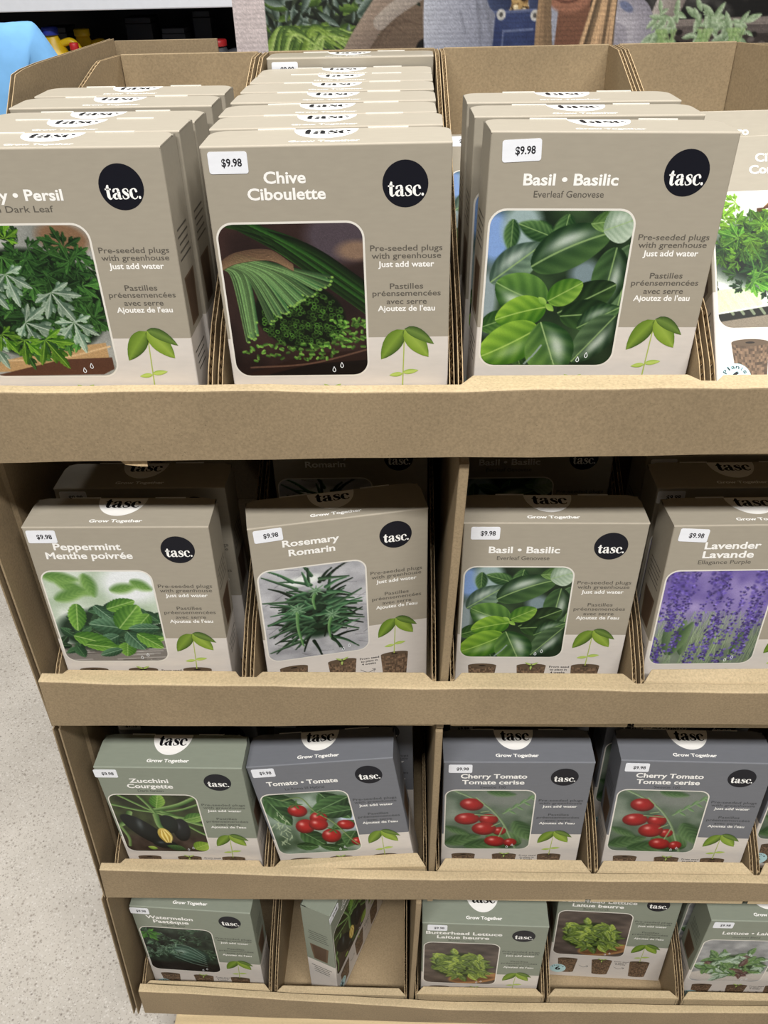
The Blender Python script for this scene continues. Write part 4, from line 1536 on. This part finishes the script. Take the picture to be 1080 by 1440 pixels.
kit('basil', .1366, 1.093, -.2105, 0, -57, 0, 'basil seed box leaning far back behind the upright top shelf basil boxes', 'basil boxes on the top shelf', (-74, 12, 0))
kit('cilantro', .3749, .857, -.169, -6.2, -43.7, -3.5, 'front cilantro seed box leaning back at the right end of the top shelf', 'cilantro boxes on the top shelf', None)
kit('cilantro', .357, .952, -.165, -3.0, -41.5, -1, 'second cilantro seed box leaning behind the first on the top shelf', 'cilantro boxes on the top shelf', None)
# second shelf
kit('peppermint', -.3014, .6713, -.4924, 1.3, .5, .8, 'front peppermint seed box on the second shelf', 'peppermint boxes on the second shelf', (-77, 12, 0))
kit('peppermint', -.3005, .754, -.5000, .6, 0, .1, 'peppermint seed box behind the front one on the second shelf', 'peppermint boxes on the second shelf', (-75, 12, 0))
kit('rosemary', -.0767, .7007, -.5033, 11.5, -.2, 0, 'front rosemary seed box, turned slightly, on the second shelf', 'rosemary boxes on the second shelf', (-74.5, 11, -2))
kit('rosemary', -.0765, .866, -.5030, 1, 0, 0, 'rosemary seed box in the dark rear of the second shelf', 'rosemary boxes on the second shelf', (-74, 12, 0))
kit('basil', .1472, .6925, -.5038, .7, 0, .8, 'front basil seed box on the second shelf beside the divider', 'basil boxes on the second shelf', (-72, 13, 0))
kit('basil', .1480, .866, -.5030, 1, 0, 0, 'basil seed box in the dark rear of the second shelf', 'basil boxes on the second shelf', None)
kit('lavender', .3589, .689, -.5037, 1.9, -1.5, .6, 'front lavender seed box at the right of the second shelf', 'lavender boxes on the second shelf', (-73, 12, 4))
kit('lavender', .3590, .756, -.5030, .5, 0, 0, 'lavender seed box right behind the front lavender box', 'lavender boxes on the second shelf', (-79, 12, 0))
kit('lavender', .3620, .822, -.5030, 1.0, 0, 0, 'lavender seed box third back, barely showing under the top tray', 'lavender boxes on the second shelf', (-74, 12, 0))
# third shelf
kit('zucchini', -.3101, .6633, -.8629, -.5, 1.8, -.5, 'green zucchini seed box at the left of the third shelf', None, (-82, 13, 0))
kit('tomato', -.3050, .742, -.8640, .3, 0, 0, 'slate tomato seed box hidden behind the zucchini box', 'slate tomato boxes on the third shelf', (-78, 12, 0))
kit('tomato', -.1198, .675, -.8654, -.4, -.3, -7.1, 'tilted slate tomato seed box right of the zucchini box', 'slate tomato boxes on the third shelf', (-75, 13, 0))
kit('tomato', -.0960, .752, -.8690, .3, 0, -.5, 'slate tomato seed box behind the tilted one', 'slate tomato boxes on the third shelf', (-78, 12, 0))
kit('cherry', .1333, .6767, -.8638, .3, 1.0, -.1, 'slate cherry tomato seed box right beside the third shelf divider', 'cherry tomato boxes on the third shelf', (-73.5, 13, 0))
kit('cherry', .1380, .742, -.8650, .3, 0, 0, 'cherry tomato seed box behind the one beside the divider', 'cherry tomato boxes on the third shelf', (-74, 12, 0))
kit('cherry', .3573, .6821, -.8792 + .012, -1.6, -.6, -.6, 'right-hand cherry tomato seed box in front on the third shelf', 'cherry tomato boxes on the third shelf', (-73.5, 13, 0))
kit('cherry', .3560, .7575, -.8640, .5, 0, 0, 'cherry tomato seed box behind the right-hand one', 'cherry tomato boxes on the third shelf', None)
kit('cherry', .5690, .700, -.8640, 0, 0, 0, 'cherry tomato seed box cut off by the right photo edge', 'cherry tomato boxes on the third shelf', (-74, 12, 0))
# bottom shelf
kit('watermelon', -.3454, .6854, -1.2340, -2.7, -.1, .3, 'green watermelon seed box at the left of the bottom shelf', None, (-81, 12, 0))
kit('zucchini', -.0930, .7657, -1.2335, 68.5, -.2, .4, 'green seed box turned sideways beside the watermelon box on the bottom shelf', None, (-82, 13, 0))
kit('butterhead', .1081, .667, -1.2315, -.9, 1.5, .5, 'front butterhead lettuce seed box beside the bottom shelf divider', 'butterhead lettuce boxes on the bottom shelf', (-72, 13, 0))
kit('butterhead', .3234, .7227, -1.2345, -2.5, -.3, -.5, 'butterhead lettuce seed box pushed back in its tray', 'butterhead lettuce boxes on the bottom shelf', (-74, 12, 0))
kit('lettuce', .5420, .6800, -1.2345, .1, 1.3, 1.0, 'front mixed lettuce seed box at the bottom right', 'mixed lettuce boxes on the bottom shelf', (-74, 13, 0))
kit('lettuce', .5360, .745, -1.2345, .8, 0, .3, 'mixed lettuce seed box behind the front one', 'mixed lettuce boxes on the bottom shelf', (-74, 13, 0))

# ------------------------------------------------------------------ printed header board behind the trays
PX0, PX1, PZ1, PHT = -.2165, .765, .02, .27


def pic_header():
    p = Pic(PX1 - PX0, PHT, 204, (70, 66, 62), 21)
    k = 1 / .27
    q = lambda x, y: ((.0055 + (x - 330) * .000844) * k, (.092 + .00076 * y) * k)
    sx, sy = .000844 * k, .00076 * k
    rs = p.rs
    p.mottle((40, 40, 40), (92, 88, 84), 30, 8)
    # timber of the raised bed
    p.polyg([q(560, 12), q(650, -40), q(700, 30), q(590, 70), q(470, 120), q(440, 110)], (140, 122, 106))
    for j in range(26):
        x = rs.uniform(470, 640)
        p.line([q(x, rs.uniform(0, 70)), q(x + 30, rs.uniform(0, 70) - 16)], .006, (118, 100, 86), op=.6)
    p.polyg([q(590, 62), q(650, 25), q(660, 130), q(560, 130)], (44, 38, 36))
    # foliage bed
    m = np.clip((q(545, 0)[0] - p.X + (q(0, 40)[1] - p.Y) * .9) / .12, 0, 1)
    p.mottle((56, 70, 50), (110, 122, 100), 40, 10, 1, m)
    for i in range(460):
        x = rs.uniform(360, 575)
        y = rs.uniform(-110, 100)
        if x > 500 and y > (575 - x) * .75 - 6:
            continue
        L = rs.uniform(16, 36) * sx
        kind = rs.rand()
        c = ((64, 84, 70), (182, 194, 188)) if kind < .45 else ((74, 104, 44), (150, 176, 96)) if kind < .7 else ((26, 36, 26), (72, 88, 66))
        p.leaf(*q(x, y), rs.uniform(0, 360), L, L * rs.uniform(.22, .36), *c, None, nv=0)
    for i in range(60):
        x = rs.uniform(368, 440)
        p.line([q(x, 66 + rs.uniform(-4, 60)), q(x + 20, 44 + rs.uniform(-6, 8)), q(x + 62, 56 + rs.uniform(-10, 20))], (.022, .006), *((((128, 156, 72), (182, 204, 118)), ((84, 112, 58), (130, 158, 90)), ((150, 178, 96), (204, 220, 150)))[i % 3]))
    p.line([q(548, 0), q(505, 62), q(480, 110)], .10, (156, 140, 128), (176, 160, 146))
    p.line([q(636, -30), q(560, 14), q(535, 34)], .06, (170, 160, 152), (190, 180, 170))
    # dark shed behind, ledges, post
    p.polyg([q(880, -110), q(1260, -110), q(1260, 42), q(880, 42)], (44, 42, 42))
    for j in range(50):
        x, y = rs.uniform(890, 1250), rs.uniform(-90, 36)
        p.ell(*q(x, y), .05, .02, rs.uniform(0, 90), (84, 82, 80) if j % 3 else (120, 118, 114), soft=3, op=.6)
    p.polyg([q(900, 40), q(1260, 34), q(1260, 46), q(900, 50)], (156, 146, 140))
    p.polyg([q(900, 50), q(1260, 46), q(1260, 62), q(900, 64)], (128, 118, 114))
    p.polyg([q(900, 62), q(1260, 58), q(1260, 140), q(900, 140)], (92, 82, 78))
    p.line([q(936, 44), q(962, -40), q(975, -90)], .12, (196, 188, 182), (150, 140, 134))
    for j in range(90):
        x, y = rs.uniform(930, 1240), rs.uniform(56, 110)
        p.ell(*q(x, y), .016, .012, 0, (60, 52, 50) if j % 2 else (132, 122, 118))
    # first gardener: grey shirt, gold sequins, denim bib
    p.polyg([q(655, -110), q(800, -110), q(790, 140), q(640, 140)], (176, 178, 190))
    p.line([q(668, -80), q(652, 10), q(656, 130)], .34, (158, 160, 174), (196, 198, 208))
    for j in range(10):
        x = rs.uniform(648, 700)
        p.line([q(x, rs.uniform(-40, 40)), q(x + 8, rs.uniform(20, 90))], .012, (146, 148, 160), op=.5)
    p.polyg([q(698, -60), q(760, -60), q(758, 26), q(700, 26)], (150, 122, 84))
    for j in range(170):
        p.ell(*q(rs.uniform(699, 756), rs.uniform(-50, 24)), .011, .010, 0, ((92, 72, 46), (196, 168, 120), (236, 222, 190))[j % 3])
    p.line([q(690, -70), q(700, 0), q(708, 12)], .085, (62, 74, 108), (92, 104, 138))
    p.line([q(764, -70), q(757, 0), q(758, 16)], .07, (62, 74, 108), (92, 104, 138))
    p.polyg([q(700, 24), q(757, 22), q(764, 140), q(694, 140)], (74, 88, 132))
    p.mottle((58, 70, 112), (104, 118, 160), 60, 14, .5, ((p.X > q(702, 0)[0]) & (p.X < q(756, 0)[0]) & (p.Y > q(0, 26)[1])).astype(float))
    p.line([q(700, 24), q(757, 22)], .012, (120, 130, 164))
    p.line([q(712, 50), q(754, 48)], .010, (128, 138, 170))
    p.line([q(712, 50), q(711, 90)], .008, (128, 138, 170))
    for x, y in ((708, 27), (756, 29)):
        p.ell(*q(x, y), .020, .022, 0, (206, 204, 200))
        p.ell(*q(x, y), .008, .009, 0, (110, 108, 104))
    # second gardener: chin, neck, long fair hair, grey sleeve
    p.polyg([q(858, -30), q(905, 8), q(930, 50), q(935, 140), q(860, 140)], (178, 174, 182))
    p.line([q(880, 20), q(905, 40), q(918, 120)], .12, (164, 160, 170), (196, 192, 198))
    p.ell(*q(884, 20), .035, .016, 30, (120, 132, 166), op=.7)
    p.polyg([q(790, -10), q(832, -10), q(838, 140), q(784, 140)], (150, 112, 92))
    p.ell(*q(803, -28), .135, .155, 0, (178, 134, 112), soft=3)
    p.line([q(780, 6), q(800, 12), q(822, 6)], .012, (140, 100, 84))
    for j in range(64):
        t = rs.rand()
        c = np.array((186, 160, 130)) * rs.uniform(.62, 1.24)
        p.line([q(850 + t * 20, -60), q(838 + t * 30, 10), q(812 + t * 58, 120)], .016, np.clip(c, 0, 240), op=.85)
    for j in range(34):
        t = rs.rand()
        c = np.array((180, 154, 124)) * rs.uniform(.62, 1.2)
        p.line([q(764 + t * 14, -40), q(760 + t * 16, 20), q(758 + t * 30, 120)], .015, np.clip(c, 0, 240), op=.85)
    # pale young plants in front
    for x, y in ((945, 44), (1002, 40), (1044, 58), (1130, 44)):
        for j in range(26):
            L = rs.uniform(.04, .085)
            p.leaf(*q(x + rs.uniform(-16, 16), y + rs.uniform(-18, 26)), rs.uniform(0, 360), L, L * .36, (140, 162, 126), (208, 220, 196), None, nv=0)
        for j in range(12):
            p.line([q(x + rs.uniform(-20, 20), 90), q(x + rs.uniform(-14, 14), 54)], .012, (150, 178, 120), (190, 208, 160), op=.8)
    # pale unprinted margin at the left, faint corrugation lines over everything
    mm_ = (p.X < q(370, 0)[0])
    p.im[mm_] = (216, 206, 206)
    st = 1 - .045 * (np.sin(p.Y * 2 * math.pi * 54) > .2)
    p.im *= st[..., None]
    return p


hb = thing('header_board', (.27, 1.168, PAL_TOP), 'tall printed board behind the trays showing two people gardening', 'sign board')
m = MB()
m.box((PX0 - .27, .0004, 0), (PX1 - .27, .0052, Z0 + PZ1 - PAL_TOP), (206, 198, 194))
link('board', m.mesh('board', [M_POSTER]), hb)
link('printed_picture', grid_mesh('printed_picture', pic_header().im, PX0 + .0002, PX1 - .0002, -PZ1 + .0002, PHT - PZ1, .001,
     lambda U, V: np.stack([U - .27, np.full_like(U, -.0003), Z0 - V - PAL_TOP], 1), M_POSTER, grade=1.5), hb)

# ------------------------------------------------------------------ shop shelving behind
M_WHITE = plain('white_enamel', (242, 244, 250), .35, .5, var=.02)
M_SHADEP = plain('shaded_back_panel', (30, 30, 34), .6)  # shade under the shelf painted into the panel colour
M_SHELF = plain('dark_grey_steel', (52, 54, 58), .5)
sh = thing('store_shelf', (-.9, 3.55, 0), 'long shop shelf with a white front beam in the background', 'shelf')
part('front_beam', sh, (-3.2, 3.20, 1.440), (1.4, 3.26, 1.62), M_WHITE, .004)
part('shelf_board', sh, (-3.2, 3.262, 1.445), (1.4, 3.90, 1.47), M_SHELF)
part('shelf_board', sh, (-3.2, 3.24, 1.03), (1.4, 3.90, 1.05), M_SHELF)
part('shelf_board', sh, (-3.2, 3.22, .40), (1.4, 3.90, .42), M_SHELF)
part('back_panel', sh, (-3.2, 3.905, .0), (1.4, 3.93, 2.2), M_SHADEP)
for xx in (-3.2, -.52, 1.36):
    part('upright', sh, (xx, 3.845, 0), (xx + .04, 3.9, 2.2), M_SHELF)

M_YEL = plain('yellow_plastic', (236, 196, 30), .35, .5, var=.03)
M_BLUE = plain('blue_plastic', (44, 62, 168), .4, .5, var=.03)
M_RED = plain('red_plastic', (196, 44, 48), .4, .5, var=.03)
M_SHADE_BLK = plain('shade_black_packaging', (34, 34, 38), .5, .4, var=.2, scale=12)  # near black because under-shelf shade is put into the colour
M_SHADE_GRY = plain('shade_grey_packaging', (72, 74, 80), .5, .4, var=.2, scale=12)  # lighter of the two tones, shelf shade painted in as well


def lathe(m, cx, cy, prof, n=20, sx=1.0, sy=1.0):
    """prof: (radius, z)"""
    ring = [[(cx + r * sx * math.cos(2 * math.pi * i / n), cy + r * sy * math.sin(2 * math.pi * i / n), z) for i in range(n)] for r, z in prof]
    for a, b in zip(ring[:-1], ring[1:]):
        for i in range(n):
            j = (i + 1) % n
            m.poly([a[i], a[j], b[j], b[i]])
    m.poly(ring[0][::-1])
    m.poly(ring[-1])


def tube(m, P, r, n=10):
    P = catmull(np.array(P, float), 6)
    rings = []
    for i, c in enumerate(P):
        d = P[min(i + 1, len(P) - 1)] - P[max(i - 1, 0)]
        d /= np.linalg.norm(d)
        a = np.cross(d, (0, 1, 0))
        if np.linalg.norm(a) < .1:
            a = np.cross(d, (1, 0, 0))
        a /= np.linalg.norm(a)
        b = np.cross(d, a)
        rings.append([tuple(c + r * (math.cos(t) * a + math.sin(t) * b)) for t in np.linspace(0, 2 * math.pi, n, endpoint=False)])
    for a, b in zip(rings[:-1], rings[1:]):
        for i in range(n):
            j = (i + 1) % n
            m.poly([a[i], b[i], b[j], a[j]])
    m.poly(rings[0])
    m.poly(rings[-1][::-1])


def jug(x, y, h, body_m, cap_m, label, k=1.0):
    o = thing('plastic_jug', (x, y, 1.0508), label, 'jug', 'plastic jugs on the background shelf')
    m = MB()
    lathe(m, 0, 0, [(.062, 0), (.07, .01), (.07, h * .55), (.062, h * .68), (.034, h * .84), (.024, h * .90), (.022, h * .93)], sx=1.1 * k, sy=.75 * k)
    link('body', m.mesh('jug_body', [body_m], smooth=True, weld=True), o)
    m = MB()
    tube(m, [(.03 * k, 0, h * .84), (.07 * k, 0, h * .86), (.095 * k, 0, h * .76), (.092 * k, 0, h * .62), (.07 * k, 0, h * .54)], .012 * k)
    link('handle', m.mesh('jug_handle', [body_m], smooth=True, weld=True), o)
    m = MB()
    lathe(m, 0, 0, [(.027, h * .925), (.028, h * .93), (.028, h * .99), (.024, h)], n=16, sx=k, sy=k)
    link('cap', m.mesh('jug_cap', [cap_m], smooth=True, weld=True), o)['label'] = 'screw cap'
    return o


jug(-1.270, 3.33, .335, M_YEL, M_BLUE, 'yellow plastic jug with a blue cap on the background shelf')
jug(-1.21, 3.48, .315, M_YEL, M_YEL, 'all-yellow plastic jug behind the one with the blue cap')
jug(-1.175, 3.275, .29, M_RED, M_RED, 'red plastic jug right of the yellow jugs on the shelf', .55)
jug(-.68, 3.34, .285, M_SHADE_GRY, M_RED, 'shade-darkened plastic jug with a red cap near the printed board')
for i, (x, y, wx, wy, h, mt, lb) in enumerate(((-1.02, 3.62, .10, .12, .34, M_SHADE_BLK, 'boxed product coloured near black for shelf shade, right of the yellow jugs'), (-.90, 3.66, .09, .14, .30, M_SHADE_GRY, 'boxed product coloured dark grey for shade, in the middle of the shaded shelf'),
                                               (-.80, 3.70, .07, .1, .35, M_SHADE_BLK, 'tall boxed product coloured near black for shade, in the shaded shelf'), (-.56, 3.62, .12, .14, .31, M_SHADE_BLK, 'broad boxed product coloured near black for shelf shade, beside the printed board'),
                                               (-1.36, 3.66, .10, .12, .31, M_SHADE_GRY, 'boxed product coloured dark grey for shelf shade, behind the person'))):
    o = thing('product_box', (x, y, 1.0508), lb, 'box', 'dark boxed products on the background shelf')
    m = MB()
    m.box((-wx / 2, -wy / 2, 0), (wx / 2, wy / 2, h * .94))
    bevel(link('carton', m.mesh('product_carton', [mt], weld=True), o), .003)
    m = MB()
    m.box((-wx / 2 + .002, -wy / 2 + .002, h * .94 + .0004), (wx / 2 - .002, wy / 2 - .002, h))
    bevel(link('lid', m.mesh('product_lid', [mt], weld=True), o), .003)

wb = MB()
wb.box((-5, 5.2, 0), (5, 5.3, 3.2))
wo = link('wall_back', wb.mesh('wall_back', [plain('painted_wall', (150, 152, 156), .7)]))
wo['kind'] = 'structure'

# ------------------------------------------------------------------ the person behind the display
M_SHIRT = plain('light_blue_cotton', (120, 176, 226), .8, .2, var=.05, scale=30)
M_SKIN = plain('skin', (206, 160, 134), .5, .4, var=.04)
M_TROU = plain('dark_trousers', (46, 50, 62), .8, .2)
M_HAIR = plain('dark_hair', (58, 42, 32), .6, .4, var=.25, scale=120)
M_SHOE = plain('grey_shoes', (70, 70, 74), .6)


def skin(name, verts, edges, radii, mat, parent, root=0, sub=2):
    me = bpy.data.meshes.new(name)
    me.from_pydata(verts, edges, [])
    o = link(name, me, parent)
    o.modifiers.new('skin', 'SKIN').use_smooth_shade = True
    sv = me.skin_vertices[0].data if me.skin_vertices else None
    if sv is None:
        bpy.context.view_layer.objects.active = o
        bpy.ops.mesh.customdata_skin_add()
        sv = me.skin_vertices[0].data
    for i, r in enumerate(radii):
        sv[i].radius = r if isinstance(r, tuple) else (r, r)
        sv[i].use_root = (i == root)
    s = o.modifiers.new('sub', 'SUBSURF')
    s.levels = s.render_levels = sub
    me.materials.append(mat)
    return o


per = thing('person', (-1.185, 2.42, 0), 'person in a light blue shirt standing behind the display at the left', 'person')
per.rotation_euler = (0, 0, R(8))
V, E_, RR = [], [], []


def add(p, r, frm=None):
    V.append(p)
    RR.append(r)
    if frm is not None:
        E_.append((frm, len(V) - 1))
    return len(V) - 1


pel = add((0, 0, .95), (.15, .105))
ch0 = add((0, 0, 1.12), (.14, .10), pel)
ch = add((0, .005, 1.31), (.165, .115), ch0)
nb = add((0, .015, 1.455), (.075, .065), ch)
nk = add((0, .005, 1.53), .054, nb)
hd = add((0, -.012, 1.63), (.074, .09), nk)
ht_ = add((0, -.012, 1.74), (.066, .08), hd)
for s in (-1, 1):
    sh_ = add((s * .185, .01, 1.415), .058, ch)
    ua = add((s * .225, .015, 1.27), .047, sh_)
    el = add((s * .245, .02, 1.10), .040, ua)
    fa = add((s * .235, -.05, .98), .036, el)
    wr = add((s * .222, -.105, .865), .027, fa)
    pm = add((s * .216, -.128, .80), (.022, .038), wr)
    for k, (dy, L) in enumerate(((-.030, .070), (-.010, .080), (.011, .074), (.031, .060))):
        a = add((s * .214, -.132 + dy, .762), .0095, pm)
        b = add((s * .206, -.140 + dy, .762 - L * .5), .0088, a)
        add((s * .190, -.142 + dy, .762 - L * .92), .0075, b)
    a = add((s * .206, -.168, .810), .011, pm)
    add((s * .196, -.182, .772), .009, a)
    hp = add((s * .095, 0, .88), .088, pel)
    kn = add((s * .105, -.01, .50), .060, hp)
    cf = add((s * .108, .012, .34), .056, kn)
    an = add((s * .110, .015, .10), .038, cf)
    ft = add((s * .115, -.07, .045), (.040, .034), an)
    add((s * .122, -.165, .032), (.036, .024), ft)
body = skin('body', V, E_, RR, M_SKIN, per)
# face
fm = MB()
lathe(fm, 0, 0, [(.004, 1.655), (.016, 1.64), (.014, 1.627), (.004, 1.62)], n=10)
fm.v = [(a, b * 1.2 - .105, c) for a, b, c in fm.v]
link('nose', fm.mesh('nose', [M_SKIN], smooth=True, weld=True), per)
for s in (-1, 1):
    em = MB()
    lathe(em, s * .077, .0, [(.004, 1.615), (.016, 1.625), (.020, 1.65), (.012, 1.672), (.004, 1.678)], n=10, sx=.6)
    link('ear', em.mesh('ear', [M_SKIN], smooth=True, weld=True), per)
    em = MB()
    lathe(em, s * .031, -.094, [(.003, 1.664), (.010, 1.668), (.011, 1.672), (.003, 1.678)], n=10, sy=.6)
    link('eye', em.mesh('eye', [plain('eye_white', (230, 228, 222))], smooth=True, weld=True), per)
em = MB()
lathe(em, 0, -.093, [(.004, 1.594), (.022, 1.599), (.004, 1.604)], n=12, sy=.4)
link('mouth', em.mesh('mouth', [plain('lips', (176, 104, 96))], smooth=True, weld=True), per)
skin('hair', [(0, .03, 1.62), (0, .025, 1.70), (0, 0, 1.765), (0, -.05, 1.765)], [(0, 1), (1, 2), (2, 3)], [(.078, .055), (.084, .078), (.07, .07), (.05, .035)], M_HAIR, per)
V2 = [(0, 0, .80), (0, 0, 1.10), (0, .005, 1.31), (0, .015, 1.455)]
E2 = [(0, 1), (1, 2), (2, 3)]
R2 = [(.205, .165), (.178, .138), (.182, .132), (.086, .078)]
for s in (-1, 1):
    n0 = len(V2)
    V2 += [(s * .185, .012, 1.412), (s * .232, .016, 1.27), (s * .242, .018, 1.17)]
    E2 += [(2, n0), (n0, n0 + 1), (n0 + 1, n0 + 2)]
    R2 += [.074, .068, .066]
skin('shirt', V2, E2, R2, M_SHIRT, per)['label'] = 'light blue short-sleeved shirt'
V3 = [(0, 0, .98), (0, 0, .92)]
E3 = [(0, 1)]
R3 = [(.158, .114), (.162, .118)]
for s in (-1, 1):
    n0 = len(V3)
    V3 += [(s * .095, 0, .84), (s * .105, -.008, .50), (s * .109, .012, .12)]
    E3 += [(1, n0), (n0, n0 + 1), (n0 + 1, n0 + 2)]
    R3 += [.100, .076, .064]
skin('trousers', V3, E3, R3, M_TROU, per)
for s in (-1, 1):
    skin('shoe', [(s * .110, .035, .052), (s * .115, -.07, .05), (s * .123, -.18, .040)], [(0, 1), (1, 2)], [(.048, .050), (.050, .048), (.044, .034)], M_SHOE, per)
